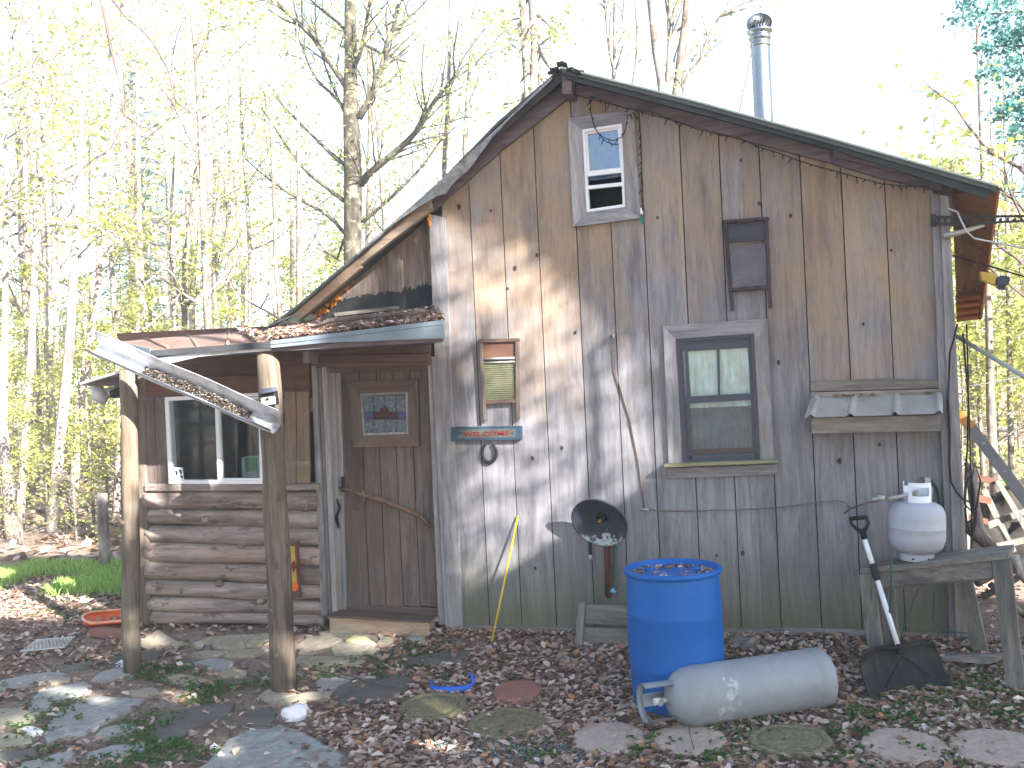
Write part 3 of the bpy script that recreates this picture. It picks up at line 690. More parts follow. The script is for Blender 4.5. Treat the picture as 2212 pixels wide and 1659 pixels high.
# leaf heap and stick on the porch roof
def litter(name, region_fn, n, s0, s1, mat, label=None, parent=None, kind='stuff', seed=1, lift=.012, curl=.5):
    rr = random.Random(seed); vs = []; fs = []
    for _ in range(n):
        q = region_fn(rr)
        if q is None: continue
        p, up = q; s_ = rr.uniform(s0, s1); a = rr.uniform(0, 6.283)
        nrm = (up + V((rr.gauss(0, .38), rr.gauss(0, .38), 0))).normalized()
        t = nrm.cross(V((math.cos(a), math.sin(a), 0))).normalized(); b = nrm.cross(t)
        c_ = rr.uniform(-curl, curl) * s_; ll = rr.uniform(.7, 1.3); k = len(vs); p = p + nrm * rr.uniform(0, lift)
        e1 = nrm * abs(c_)
        vs += [p + t*s_*ll, p + b*s_*.5 + e1 + t*s_*.25, p - t*s_*ll*.8 + e1*.6, p - b*s_*.55 + e1 + t*s_*.2, p + b*s_*.35 - t*s_*.45 + e1*.5, p - b*s_*.38 - t*s_*.45 + e1*.4]
        fs += [(k, k+1, k+4, k+2), (k, k+2, k+5, k+3)]
    me = bpy.data.meshes.new(name); me.from_pydata([tuple(q) for q in vs], [], fs); me.materials.append(mat)
    o = bpy.data.objects.new(name, me); C.objects.link(o); o.parent = parent
    if kind: o['kind'] = kind
    return o
def on_roof(rr):
    t = 1 - rr.random()**.8 * .62; s_ = rr.random()
    a = FL.lerp(FR, t); b = BL.lerp(BR, t) if t < .4 else B2.lerp(BR, (t-.4)/.6)
    a = a.lerp(FM.lerp(FR, max(0, (t-.41)/.59)), 1 if t > .41 else 0)
    return a.lerp(b, s_) + V((0, 0, .012 + .05*sm(.45, 1, t)*math.sin(s_*math.pi)*rr.random())), V((0, 0, 1))
litter('roof_leaf_litter', on_roof, 5200, .012, .034, M['litter'], seed=4, lift=.03)
tw = MB(); tw.tube([FM + V((.1, .2, .05)), FM.lerp(FR, .3) + V((0, .12, .10)), FM.lerp(FR, .62) + V((0, .05, .09)), FM.lerp(FR, .9) + V((0, .02, .07))], [.008, .014, .016, .010], 8, wob=.2)
tw.tube([FM.lerp(FR, .62) + V((0, .05, .09)), FM.lerp(FR, .68) + V((0, -.02, .03))], [.01, .006], 6)
tag(tw.build('fallen_branch', M['twig']), 'dark fallen branch lying on the leaves of the porch roof', 'branch')
tw = MB(); tw.tube([at(580, 706, -.2), at(612, 690, -.25), at(640, 680, -.3)], [.006, .009, .005], 6); tw.tube([at(525, 645, -.3), at(575, 672, -.25), at(622, 700, -.2)], [.005, .009, .012], 6)
tag(tw.build('dead_branch', M['barkp']), 'bare grey branch propped where the big roof meets the porch roof', 'branch')
mb = MB(); mb.prism([at(566, 716, -.1), at(640, 668, -.1), at(650, 690, -.1), at(600, 712, -.1)], (0, .3, 0)); mb.build('roof_end_flap', M['rooftop'], cabin)
mb = MB(); mb.brd([(690, 690), (850, 673), (905, 671), (905, 684), (690, 700)], YP - .05, .04); mb.brd([(720, 676), (860, 660), (862, 668), (722, 684)], YP-.03, .03)
mb.build('cross_board', M['old'], cabin, bevel=.004)
# hanging broken gutter
GROT = 38
gt = thing('hanging_gutter', 'broken white gutter full of dirt hanging aslant across the porch', 'gutter', at(400, 840, -1.08))
mb = MB(); A = at(201, 750, -1.10); B = at(596, 922, -1.04); ax = (B-A).normalized()
up = V((0, -.25, 1)); up = (up - ax*up.dot(ax)).normalized(); out = ax.cross(up)
if out.y > 0: out = -out
prof = [(.062, .05), (.056, .048), (.054, .0), (.036, -.035), (-.012, -.045), (-.055, -.040), (-.062, .115)]   # (outward, up)
rot = Matrix.Rotation(rad(GROT), 3, ax)
def gp(t, o_, u_): return A.lerp(B, t) + (rot @ (out*o_ + up*u_))
th = .003; n = 14; vs = []; fs = []; m_ = len(prof)
for i in range(n+1):
    for (o_, u_) in prof: vs.append(gp(i/n, o_, u_) + V((0, 0, .004*math.sin(i*.9))))
fs = [(i*m_+j, (i+1)*m_+j, (i+1)*m_+j+1, i*m_+j+1) for i in range(n) for j in range(m_-1)]
mb.add(vs, fs); g_ = mb.build('trough', M['gutter'], gt); sol = g_.modifiers.new('solid', 'SOLIDIFY'); sol.thickness = .003
mb = MB(); mb.tube([gp(t/12, .06, .052) for t in range(13)], .006, 6); mb.build('front_lip', M['navy'], gt)
rr = random.Random(6)
def gutfill(rr):
    t = rr.uniform(.28, .86); w_ = math.sin((t-.28)/.58*math.pi)
    return gp(t, rr.uniform(-.03, .045), -.02 + .035*w_*rr.random()), V((0, -.3, 1))
lo = litter('debris', gutfill, 1500, .006, .02, leafmat('gutter_dirt', [(0, rgb(48, 42, 40)), (.6, rgb(86, 76, 70)), (1, rgb(126, 118, 112))], .1), seed=9, parent=None)
lo.parent = gt; lo.data.transform(Matrix.Translation(-gt.location))
# solar light on the post
sl = thing('solar_light', 'small black solar wall light on the middle porch post', 'light', at(576, 857, -.98))
mb = MB(); mb.brd([(559, 848), (592, 842), (596, 874), (563, 878)], -1.03, .05); mb.build('housing', M['black'], sl, bevel=.006)
mb = MB(); mb.prism([at(558, 842, -1.05), at(588, 837, -1.05), at(593, 846, -1.055), at(561, 852, -1.055)], (0, .05, .004)); mb.build('solar_panel', M['navy'], sl, bevel=.003)
mb = MB(); mb.brd([(563, 860), (593, 856), (595, 872), (565, 876)], -1.036, .006); mb.build('lens', plain('lamp_lens', rgb(206, 204, 190), .3), sl)
mb = MB(); p = at(578, 862, -1.037); mb.lathe([(.011, 0), (.009, .008), (0, .012)], Matrix.Translation(p) @ Matrix.Rotation(rad(90), 4, 'X'), 16); mb.build('sensor', M['black'], sl)
# chimney
ch = thing('stovepipe', 'shiny metal stovepipe with a round turbine cap on the roof', 'chimney', at(1653, 250, 1.5))
mb = MB(); b = at(1654, 300, 1.5); t = at(1639, 103, 1.5); b.x = t.x = (at(1653, 256, 1.5).x + t.x)/2; r_ = .0745
T = Matrix.Translation(V((b.x, 1.5, 0)))
mb.lathe([(r_, b.z - .5), (r_, b.z + .1), (r_*1.03, b.z+.104), (r_*1.03, b.z+.13), (r_, b.z+.134), (r_, t.z)], T, 40); mb.build('pipe', M['chrome'], ch)
mb = MB(); z = t.z; pr_ = [(r_*1.02, z), (r_*1.1, z+.006), (r_*1.1, z+.03), (r_*1.02, z+.036), (r_*1.02, z+.055), (r_*1.16, z+.062), (r_*1.16, z+.085), (r_*1.05, z+.095), (r_*1.05, z+.11), (r_*1.3, z+.116), (r_*1.36, z+.128), (r_*1.3, z+.14)]
mb.lathe(pr_, T, 40); mb.build('collar', M['chrome'], ch)
mb = MB(); zc = z + .195; Rr = .102; nb = 22
for i in range(nb):
    a0_ = 2*math.pi*i/nb; vs = []; k = 9
    for j in range(k+1):
        ph = -.9 + 2.3*j/k; a_ = a0_ + .55*(j/k); 
        for da, dr in ((0, 0), (.20, -.014)):
            r2 = (Rr+dr)*math.cos(ph); vs.append(V((r2*math.cos(a_+da), r2*math.sin(a_+da), zc + (Rr+dr)*math.sin(ph)*.72)))
    mb.add([T @ v_ for v_ in vs], [(2*j, 2*j+1, 2*j+3, 2*j+2) for j in range(k)], 0, True)
mb.lathe([(.045, zc+.068), (.02, zc+.076), (0, zc+.08)], T, 20); mb.lathe([(Rr*.6, zc-.06), (Rr*.62, zc-.055), (Rr*.4, zc-.05)], T, 24)
mb.build('turbine_cap', M['chrome'], ch)
mb = MB(); mb.tube([at(1622, 118, 1.45), at(1597, 240, 1.2)], .0035, 5); mb.build('stay_wire', M['iron'], ch)
# string lights along the frieze
sw = MB(); path = [(1275, 208), (1290, 212), (1345, 232), (1372, 238), (1400, 240), (1420, 246), (1450, 258), (1480, 270), (1510, 280), (1560, 292), (1600, 300), (1640, 318), (1680, 330), (1720, 345), (1760, 358), (1800, 368), (1840, 380), (1900, 396), (1950, 402), (2005, 403), (2012, 410)]
sw.tube([at(u_, v_, -.10) for u_, v_ in path], .0035, 5)
loop = [(1275, 208), (1276, 240), (1280, 262), (1290, 285), (1305, 298), (1325, 304), (1345, 295), (1352, 276), (1356, 250), (1368, 244), (1382, 262), (1384, 300), (1386, 340), (1385, 400), (1388, 455)]
sw.tube([at(u_, v_, -.06) for u_, v_ in loop], .0035, 5)
rr = random.Random(31); pl = path + loop
for (p, q) in list(zip(path, path[1:])) + list(zip(loop, loop[1:])):
    k = max(1, int(math.dist(p, q)/16)); yy = -.10 if p in path else -.06
    for i in range(k):
        t = (i+.5)/k; c_ = at(p[0]+(q[0]-p[0])*t, p[1]+(q[1]-p[1])*t, yy); sw.tube([c_, c_ + V((rr.uniform(-.03, .02), 0, rr.uniform(-.045, -.01)))], [.005, .003], 5)
strl = sw.build('string_lights', M['wire']); tag(strl, 'dark string of small lights strung under the right roof edge', 'string lights')
mb = MB(); p = at(1386, 462, -.06); mb.box(p + V((-.008, 0, 0)), p + V((.008, .02, .04)), 0); mb.box(p + V((-.012, 0, -.06)), p + V((.012, .02, -.01)), 1)
mb.build('plug', [M['white'], plain('teal_plug', rgb(40, 110, 100), .5)], strl)
# ================================================================== things hung on the wall
def washboard(u, label, mats, legs, grp):
    TL, TR, BR, BL = u; cx = at((TL[0]+BR[0])/2, BR[1], -.02)
    t = thing('washboard', label, 'washboard', cx, grp)
    w_ = 8 if legs else 8
    mb = MB(); mb.brd([TL, (TL[0]+w_, TL[1]-1), (BL[0]+w_, BL[1]-1), BL], -.05, .035); mb.brd([(TR[0]-w_, TR[1]), TR, BR, (BR[0]-w_, BR[1]+1)], -.05, .035)
    mb.build('side_rail', mats[0], t, bevel=.006)
    return t
# left washboard
t = washboard([(1033, 736), (1120, 733), (1122, 907), (1043, 910)], 'brown wooden washboard with a ribbed metal panel hung above the welcome sign', [M['doorz']], 1, 'old washboards hung on the wall')
mb = MB(); mb.brd([(1032, 733), (1121, 730), (1121, 738), (1032, 741)], -.053, .04); mb.brd([(1044, 866), (1115, 863), (1115, 870), (1044, 874)], -.045, .03); mb.build('rail', M['doorx'], t, bevel=.004)
mb = MB(); mb.brd([(1041, 741), (1112, 738), (1113, 772), (1042, 775)], -.034, .02); mb.build('top_board', M['paint'], t)
def ribbed(name, u0, v0, u1, v1, dv, y, mat, parent, rows, amp=.006):
    m_ = MB(); vs = []; k = rows*6
    for i in range(k+1):
        v = v0 + (v1-v0)*i/k; yy = y - amp*.5*math.sin(i/6*2*math.pi)
        vs += [at(u0 + (v-v0)*.045, v + dv, yy), at(u1 + (v-v0)*.045, v, yy)]
    m_.add(vs, [(2*i, 2*i+1, 2*i+3, 2*i+2) for i in range(k)], 0, True)
    a, b = vs[0], vs[1]; m_.prism([V(vs[0]) + V((0, .006, 0)), V(vs[1]) + V((0, .006, 0)), V(vs[-1]) + V((0, .006, 0)), V(vs[-2]) + V((0, .006, 0))], (0, .004, 0))
    return m_.build(name, mat, parent)
ribbed('ribbed_panel', 1043, 782, 1111, 865, 3, -.032, M['washmetal'], t, 18)
mb = MB(); mb.tube([at(1043, 776, -.04), at(1112, 773, -.04)], .008, 8); mb.tube([at(1043, 784, -.04), at(1112, 781, -.04)], .006, 8); mb.build('panel_bead', M['galv'], t)
# right washboard
t = washboard([(1562, 478), (1659, 469), (1668, 665), (1578, 671)], 'dark framed washboard hung upside high on the right of the wall', [M['rake']], 1, 'old washboards hung on the wall')
t['label'] = 'large dark framed washboard hung high on the wall right of the peak'
M['washdark'] = wood('dark_frame_wood', rgb(60, 52, 58), rgb(84, 74, 80), rgb(72, 56, 54), 'Z', .1, knots=False)
t.children[0].data.materials[0] = M['washdark']
mb = MB(); mb.brd([(1561, 475), (1661, 468), (1661, 475), (1561, 483)], -.053, .04); mb.brd([(1573, 623), (1664, 616), (1664, 624), (1573, 631)], -.053, .04); mb.build('rail', M['washdark'], t, bevel=.004)
mb = MB(); mb.brd([(1569, 483), (1652, 476), (1654, 518), (1572, 524)], -.03, .02); mb.build('top_board', wood('slate_board', rgb(70, 70, 80), rgb(92, 92, 102), rgb(90, 84, 84), 'X', .1, knots=False), t)
ribbed('ribbed_panel', 1572, 525, 1653, 622, 6, -.03, M['washglass'], t, 22, .0025)
# welcome sign
t = thing('welcome_sign', 'faded blue wooden sign reading WELCOME in red letters', 'sign', at(1050, 952, -.03))
mb = MB(); mb.brd([(974, 923), (1126, 920), (1126, 950), (974, 953)], -.045, .042); mb.build('board', M['signblue'], t, bevel=.003)
mb = MB(); mb.brd([(987, 928), (1113, 926), (1113, 944), (987, 947)], -.049, .003); mb.build('panel', M['signgrey'], t)
def lettering(txt, u0, v0, u1, v1, y, mat, parent, name='lettering', off=.0):
    c = bpy.data.curves.new(name, 'FONT'); c.body = txt; c.size = 1; c.extrude = .02; c.offset = off; c.space_character = 1.08
    o = bpy.data.objects.new(name, c); C.objects.link(o); bpy.context.view_layer.update()
    me = bpy.data.meshes.new_from_object(o.evaluated_get(bpy.context.evaluated_depsgraph_get())); bpy.data.objects.remove(o)
    xs = [v.co.x for v in me.vertices]; ys = [v.co.y for v in me.vertices]
    a = at(u0, v1, y); b = at(u1, v0, y); bx = at(u1, v1, y)
    for v in me.vertices:
        tx = (v.co.x-min(xs))/(max(xs)-min(xs)); ty = (v.co.y-min(ys))/(max(ys)-min(ys)); dz = v.co.z
        v.co = V((a.x + (b.x-a.x)*tx, y - dz*.1, a.z + (b.z-a.z)*ty))
    org = V((0, 0, 0)); p = parent
    while p: org += p.location; p = p.parent
    me.transform(Matrix.Translation(-org)); me.materials.clear(); me.materials.append(mat)
    r = bpy.data.objects.new(name, me); C.objects.link(r); r.parent = parent; return r
lettering('WELCOME', 1000, 930, 1100, 944, -.0505, M['signred'], t, off=.035)
mb = MB()
for u_ in (992, 1107): mb.prism([at(u_-4, 936.5, -.051), at(u_, 932.5, -.051), at(u_+4, 936.5, -.051), at(u_, 940.5, -.051)], (0, .003, 0))
mb.build('diamond', M['signblue'], t)
# horseshoe
mb = MB(); pts = []
for i in range(25):
    a = rad(118 + i*(304/24)); pts.append(at(1057 + 14.5*math.sin(a+math.pi)*-1*-1, 979 - 20*math.cos(a)*-1*-1, -.02))
pts = [at(1057 + 15*math.sin(rad(28 + i*304/24)), 978 - 21*math.cos(rad(28 + i*304/24)), -.018) for i in range(25)]
mb.tube(pts, [.008 + .005*math.sin(math.pi*i/24) for i in range(25)], 8, flat=1)
tag(mb.build('horseshoe', M['iron']), 'dark iron horseshoe nailed up under the welcome sign', 'horseshoe')
# dish lamp with its pipes
t = thing('dish_lamp', 'tilted black enamel dish lamp with chipped white paint on the wall', 'lamp', at(1300, 1130, -.12))
c = at(1294, 1130, -.16); nrm = V((-.22, -1, -.58)).normalized(); T = Matrix.Translation(c) @ (nrm.to_track_quat('Z', 'Y').to_matrix().to_4x4())
Rl = 61/2150*6.68
mb = MB(); mb.lathe([(Rl, 0), (Rl*1.01, -.004), (Rl*.99, -.010), (Rl*.7, -.035), (Rl*.35, -.055), (.035, -.062), (.034, -.066), (.30*Rl, -.06), (Rl*.72, -.042), (Rl*1.03, -.014), (Rl*1.04, .002), (Rl, 0)], T, 48); 
k = N('chipped_enamel'); nn = k.noise(k.obj(), 14, 6, .8); lowz = k.n('SeparateXYZ', i_0=k.obj()).outputs[2]
mm = k.mr(k.math('SUBTRACT', nn, k.math('MULTIPLY', lowz, 1.5)), .69, .70)
mL = k.fin(k.mix(mm, rgb(52, 56, 70), rgb(168, 180, 190)), .4, 0, .5)
mb.build('shade', mL, t)
mb = MB(); mb.lathe([(.036, -.1), (.036, -.05), (.030, -.045), (0, -.045)], T, 24); mb.tube([c - nrm*.09, c - nrm*.14 + V((0, .02, 0))], .03, 12); mb.build('socket', M['black'], t)
mb = MB(); mb.lathe([(0, .0), (.014, -.006), (.021, -.022), (.012, -.042), (.012, -.05)], T, 20); mb.build('bulb', plain('brown_bulb', rgb(84, 58, 44), .1, 0, spec=.9), t)
t = thing('wall_pipe', 'rusty iron pipe with a green hose hanging below the dish lamp', 'pipe', at(1312, 1290, -.05))
mb = MB(); mb.tube([at(1310, 1175, -.05), at(1311, 1286, -.05)], .016, 10); mb.tube([at(1320, 1175, -.05), at(1319, 1268, -.05), at(1317, 1286, -.05), at(1311, 1290, -.05)], .014, 10); mb.build('iron_pipe', M['rusti'], t)
mb = MB(); mb.tube([at(1330, 1178, -.05), at(1328, 1220, -.05), at(1326, 1245, -.05), at(1321, 1272, -.05)], .010, 8); mb.build('hose', M['hose'], t)
mb = MB(); mb.tube([at(1319, 1276, -.06), at(1331, 1280, -.06)], .012, 8); mb.tube([at(1324, 1270, -.06), at(1325, 1282, -.06)], .008, 8); mb.build('valve', plain('pale_blue_plastic', rgb(96, 168, 206), .4), t)
t = thing('tap_stub', 'short dark tap on the wall left of the rusty pipe', 'tap', at(1276, 1205, -.03))
mb = MB(); mb.tube([at(1274, 1168, -.03), at(1275, 1200, -.04)], .012, 8); mb.build('pipe', M['wire'], t)
mb = MB(); mb.tube([at(1275, 1199, -.04), at(1276, 1209, -.05)], .014, 10); mb.build('nozzle', M['galv'], t)
# gas tubing on the wall
mb = MB()
P = [(1325, 726), (1326, 760), (1329, 800), (1340, 835), (1350, 870), (1361, 905), (1370, 950), (1377, 985), (1381, 1010), (1386, 1050), (1391, 1098)]
mb.tube([at(a, b, -.015) for a, b in P], .005, 6)
P = [(1391, 1098), (1420, 1103), (1480, 1104), (1560, 1102), (1640, 1099), (1700, 1094), (1760, 1086), (1805, 1081), (1826, 1085), (1838, 1100)]
mb.tube([at(a, b, -.015) for a, b in P], .004, 6)
P = [(1824, 1109), (1838, 1098), (1868, 1088), (1898, 1081), (1915, 1078)]
mb.tube([at(*p, -.03 - .3*i/4) for i, p in enumerate(P)], .006, 6)
tb = mb.build('gas_tube', M['copper']); tag(tb, 'thin gas tubing running down and across the wall to the white tank', 'tubing')
mb = MB(); mb.tube([at(1384, 1100, -.03), at(1401, 1101, -.03)], .009, 8); mb.tube([at(1325, 722, -.03), at(1325, 732, -.03)], .010, 8); mb.build('fitting', M['galv'], tb)
# small metal awning at right
t = thing('small_awning', 'little ribbed metal awning on boards above the white propane tank', 'awning', at(1890, 936, -.1))
mb = MB(); mb.brd([(1751, 826), (1790, 823), (1900, 818), (2034, 820), (2034, 838), (1751, 846)], -.035, .033); mb.brd([(1751, 848), (2034, 840), (2034, 854), (1751, 862)], -.05, .045)
mb.build('back_board', M['old'], t, bevel=.003)
mb = MB(); mb.brd([(1753, 903), (2032, 896), (2032, 931), (1753, 937)], -.22, .025); a = at(1753, 903, -.22); b = at(2032, 896, -.22)
mb.hexa([V((a.x, -.195, a.z-.1)), V((a.x+.02, -.195, a.z-.1)), V((a.x+.02, -.195, a.z)), V((a.x, -.195, a.z)), V((a.x, -.005, a.z-.1)), V((a.x+.02, -.005, a.z-.1)), V((a.x+.02, -.005, a.z+.1)), V((a.x, -.005, a.z+.1))])
mb.hexa([V((b.x-.02, -.195, b.z-.1)), V((b.x, -.195, b.z-.1)), V((b.x, -.195, b.z)), V((b.x-.02, -.195, b.z)), V((b.x-.02, -.005, b.z-.1)), V((b.x, -.005, b.z-.1)), V((b.x, -.005, b.z+.1)), V((b.x-.02, -.005, b.z+.1))])
mb.build('front_board', M['old'], t, bevel=.003)
mb = MB(); vs = []; k = 120; A0, A1 = at(1752, 860, -.05), at(2036, 852, -.05); B0, B1 = at(1738, 902, -.25), at(2037, 893, -.25)
rt = [.045, .335, .66, .97]
def rib(t_): return sum(max(0, 1-abs(t_-r_)/.028) for r_ in rt)
for i in range(k+1):
    tt = i/k; h = .018*min(1, rib(tt)*1.5); vs += [A0.lerp(A1, tt) + V((0, 0, h)), B0.lerp(B1, tt) + V((0, 0, h))]
mb.add(vs, [(2*i, 2*i+1, 2*i+3, 2*i+2) for i in range(k)]); g_ = mb.build('metal_roof', M['galv'], t); s_ = g_.modifiers.new('s', 'SOLIDIFY'); s_.thickness = .002
def aw(rr):
    a = A0.lerp(A1, rr.choice([.22, .30, .40, .48, .9]) + rr.uniform(-.04, .04)); return a + V((0, -.02*rr.random(), .006)), V((0, 0, 1))
l_ = litter('needle_debris', aw, 110, .006, .014, M['litter'], seed=12); l_.parent = t; l_.data.transform(Matrix.Translation(-t.location))
# ================================================================== sawhorse bench and tank
bn = thing('work_bench', 'grey wooden bench standing at the right corner of the cabin', 'bench', gnd(2050, 1420))
a = at(1857, 1229, -.36); b = at(2178, 1195, -.62); b.z = a.z = (a.z + b.z)/2 + 0
a = at(1857, 1229, -.36); b = at(2178, 1195, -.62)
dr = (b-a).normalized(); bk = V((-dr.y, dr.x, 0)).normalized(); W_ = .32; thk = .045
print('bench z', a.z, b.z, (b-a).length)
mb = MB(); z_ = V((0, 0, 1))
def plank(p, q, w_, t_, m_, mi=0): m_.hexa([p - z_*t_, q - z_*t_, q, p, p + bk*w_ - z_*t_, q + bk*w_ - z_*t_, q + bk*w_, p + bk*w_], mi)
plank(a, b, W_*.47, .035, mb); plank(a + bk*W_*.51, b + bk*W_*.5, W_*.49, .035, mb); mb.build('top', M['old'], bn, bevel=.004)
mb = MB(); plank(a + dr*.10 + bk*.02 - z_*.036, b - dr*.09 + bk*.02 - z_*.036, .035, .10, mb); plank(a + dr*.12 + bk*.05 - z_*.12, b - dr*.09 + bk*.05 - z_*.12, .12, .03, mb); mb.build('apron', M['old'], bn, bevel=.004)
def leg(p, q, wx, wy):
    m_ = MB(); m_.hexa([q - dr*wx, q + dr*wx, p + dr*wx, p - dr*wx, q - dr*wx + bk*wy, q + dr*wx + bk*wy, p + dr*wx + bk*wy, p - dr*wx + bk*wy]); m_.build('leg', M['oldz'], bn, bevel=.004)
def gz(p, d=-.02): return V((p.x, p.y, G(p.x, p.y) + d))
leg(a + dr*.035 - z_*.036, gz(at(1894, 1403, -.34)), .045, .035)
leg(b - dr*.04 - z_*.036, gz(at(2194, 1462, -.62)), .05, .04)
leg(b - dr*.30 - z_*.036 + bk*.24, gz(at(2121, 1424, -.22)), .045, .035)
leg(a + dr*.10 - z_*.036 + bk*.22, gz(a + dr*.12 + bk*.24), .045, .035)
def propane(name, label, base, top, R_, L_, mat, small=True):
    pass
# small white tank
bc = a.lerp(b, .375) + bk*.13 + z_*.0
t = thing('propane_tank', 'white upright propane tank standing on the grey bench', 'gas tank', bc)
dpt = (bc - EYE).dot(CAMR @ V((0, 0, -1))); Rt = 58/2150*dpt; sc_ = dpt/2150
T = Matrix.Translation(bc) @ Matrix.Rotation(rad(2.5), 4, 'Y')
H = 116*sc_; z0 = 12*sc_
prof = [(0, z0+.004), (Rt*.45, z0+.006), (Rt*.72, z0+.018), (Rt*.90, z0+.045), (Rt*.985, z0+.085), (Rt, z0+.12), (Rt, z0+H*.5-.003), (Rt*1.012, z0+H*.5), (Rt, z0+H*.5+.003), (Rt, z0+H-.11), (Rt*.975, z0+H-.07), (Rt*.88, z0+H-.035), (Rt*.7, z0+H-.014), (Rt*.4, z0+H-.002), (0, z0+H)]
mb = MB(); mb.lathe(prof, T, 48); mb.build('body', M['tankw'], t)
mb = MB(); mb.lathe([(Rt*.60, .0), (Rt*.60, z0+.02), (Rt*.57, z0+.02), (Rt*.57, 0), (Rt*.60, 0)], T, 40)
for an in (-60, -115): mb.lathe([(Rt*.603, .012), (Rt*.604, .012), (Rt*.604, .022), (Rt*.603, .022)], T, 2, 1, a0=rad(an), a1=rad(an+9))
mb.build('foot_ring', [M['tankw'], M['black']], t)
Rc = 29*sc_*1.0; zc0, zc1 = z0+H-.012, z0+H+40*sc_
mb = MB()
def collar(a0, a1, za, zb, rr_=Rc): mb.lathe([(rr_, za), (rr_, zb), (rr_-.004, zb), (rr_-.004, za), (rr_, za)], T, 16, a0=rad(a0), a1=rad(a1))
collar(-135, -118, zc0, zc1); collar(-118, -42, zc1-.028, zc1); collar(-118, -42, zc0, zc0+.045); collar(-42, -20, zc0, zc1); collar(20, 150, zc0, zc1-.03); collar(150, 165, zc0, zc1)
mb.build('collar', M['white'], t)
mb = MB(); top = T @ V((0, 0, z0+H)); mb.tube([top, top + V((0, 0, .06))], .018, 10); mb.tube([top + V((0, 0, .045)), at(1918, 1078, -.42)], .012, 8); mb.build('valve', M['galv'], t)
mb = MB(); rgp = at(1903, 1077, -.42); mb.lathe([(0, .02), (.02, .02), (.026, .008), (.026, -.004), (.016, -.014), (0, -.014)], Matrix.Translation(rgp), 24); mb.tube([rgp + V((-.05, 0, -.005)), rgp], .011, 8); mb.build('regulator', M['galv'], t)
# green cable loop on a hook behind the tank
t = thing('cable_coil', 'coiled green extension cord hanging on the wall behind the white tank', 'cable', at(2003, 1060, -.04))
mb = MB()
for i in range(4): mb.tube([at(2004 + (19+i*1.6)*math.cos(q/24*2*math.pi) + (4 if q > 12 else 0), 1092 + (50+i*2)*math.sin(q/24*2*math.pi) + i, -.03 - .008*i) for q in range(25)], .0055, 6, cap=False)
mb.tube([at(2026, 1110, -.05), at(2028, 1160, -.1), at(2022, 1195, -.2)], .005, 6)
mb.build('cord', M['hose'], t)
mb = MB(); mb.brd([(1998, 1032), (2010, 1032), (2010, 1048), (1998, 1048)], -.06, .05); mb.brd([(2000, 1050), (2016, 1054), (2011, 1108), (1995, 1100)], -.075, .02); mb.build('hook_plate', M['galv'], t)
mb = MB(); P = [(1926, 1205, -.62), (1925, 1240, -.64), (1925, 1275, -.62), (1922, 1320, -.55), (1926, 1370, -.4), (1935, 1400, -.3)]
mb.tube([at(*p) for p in P], .0055, 6); mb.tube([at(1985, 1270, -.2), at(1970, 1310, -.25), at(1955, 1350, -.2), at(1945, 1380, -.25)], .004, 6); mb.tube([at(2018, 1280, -.15), at(2016, 1340, -.15), at(2035, 1362, -.15), at(2092, 1368, -.15)], .005, 6)
tag(mb.build('loose_cord', M['hose']), 'loose green cord hanging down behind the bench', 'cable')
# shovel
t = thing('snow_shovel', 'black snow shovel with a white shaft leaning on the bench', 'shovel', gnd(1965, 1500))
bl0, bl1 = gnd(1880, 1514), gnd(2052, 1489); mid = bl0.lerp(bl1, .5)
top = at(1856, 1122, -.36); 
neck = at(1945, 1412, mid.y + .075)
ax = (bl1-bl0).normalized(); upv = (neck - mid)*1.27; hb = upv.length
mb = MB(); nx_, nz_ = 40, 12; vs = []; bwd = ax.cross(upv).normalized()
if bwd.y > 0: bwd = -bwd     # towards the viewer
wd = (bl1-bl0).length/2*1.06
for j in range(nz_+1):
    tz = j/nz_
    for i in range(nx_+1):
        tx = i/nx_*2-1; wfac = 1 - .06*tz - (.08*max(0, tz-.75)/.25)*(abs(tx)**2)
        curve = .055*math.sin(tz*math.pi*.8) - .06*tz**3*0
        ribs = .006*max(0, 1 - abs(((i/nx_*7) % 1) - .5)*6)*sm(0, .2, tz)
        p = mid + ax*wd*tx*wfac + upv*tz*(1 - .08*abs(tx)**4*tz) - bwd*curve + bwd*(.03*abs(tx)**6 + ribs)
        vs.append(p)
mb.add(vs, [(j*(nx_+1)+i, j*(nx_+1)+i+1, (j+1)*(nx_+1)+i+1, (j+1)*(nx_+1)+i) for j in range(nz_) for i in range(nx_)], 0, True)
g_ = mb.build('blade', M['black'], t); s_ = g_.modifiers.new('s', 'SOLIDIFY'); s_.thickness = .005
mb = MB(); mb.tube([mid + upv*.93 - ax*wd*.55 + bwd*.0, mid + upv*.9 + bwd*.02, mid + upv*.93 + ax*wd*.55], .008, 6)
mb.tube([neck + upv*.0 + bwd*.02, mid + upv*.75 + bwd*.01, mid + upv*.2 - ax*wd*.5 - bwd*.02], .004, 5); mb.tube([neck + bwd*.02, mid + upv*.75 + bwd*.01, mid + upv*.3 + ax*wd*.6 - bwd*.02], .004, 5); mb.build('blade_rib', M['black'], t)
def sh(k): return neck.lerp(at(1864, 1153, -.37), k)
mb = MB(); mb.tube([mid + upv*.78 + bwd*.01, sh(.0) + bwd*.01, sh(.07)], [.026, .024, .018], 12); mb.build('grip_sleeve', M['black'], t); mb = MB(); mb.tube([sh(.60), sh(.63), sh(.72), sh(.74)], [.018, .022, .021, .017], 12); mb.build('grip_sleeve', M['black'], t)
mb = MB(); mb.tube([sh(.05), sh(.62)], .0155, 12); mb.tube([sh(.72), sh(.97)], .0155, 12); mb.build('shaft', M['white'], t)
mb = MB(); yy = -.37; mb.tube([sh(.95), sh(1.0), at(1861, 1148, yy)], [.018, .019, .016], 12)
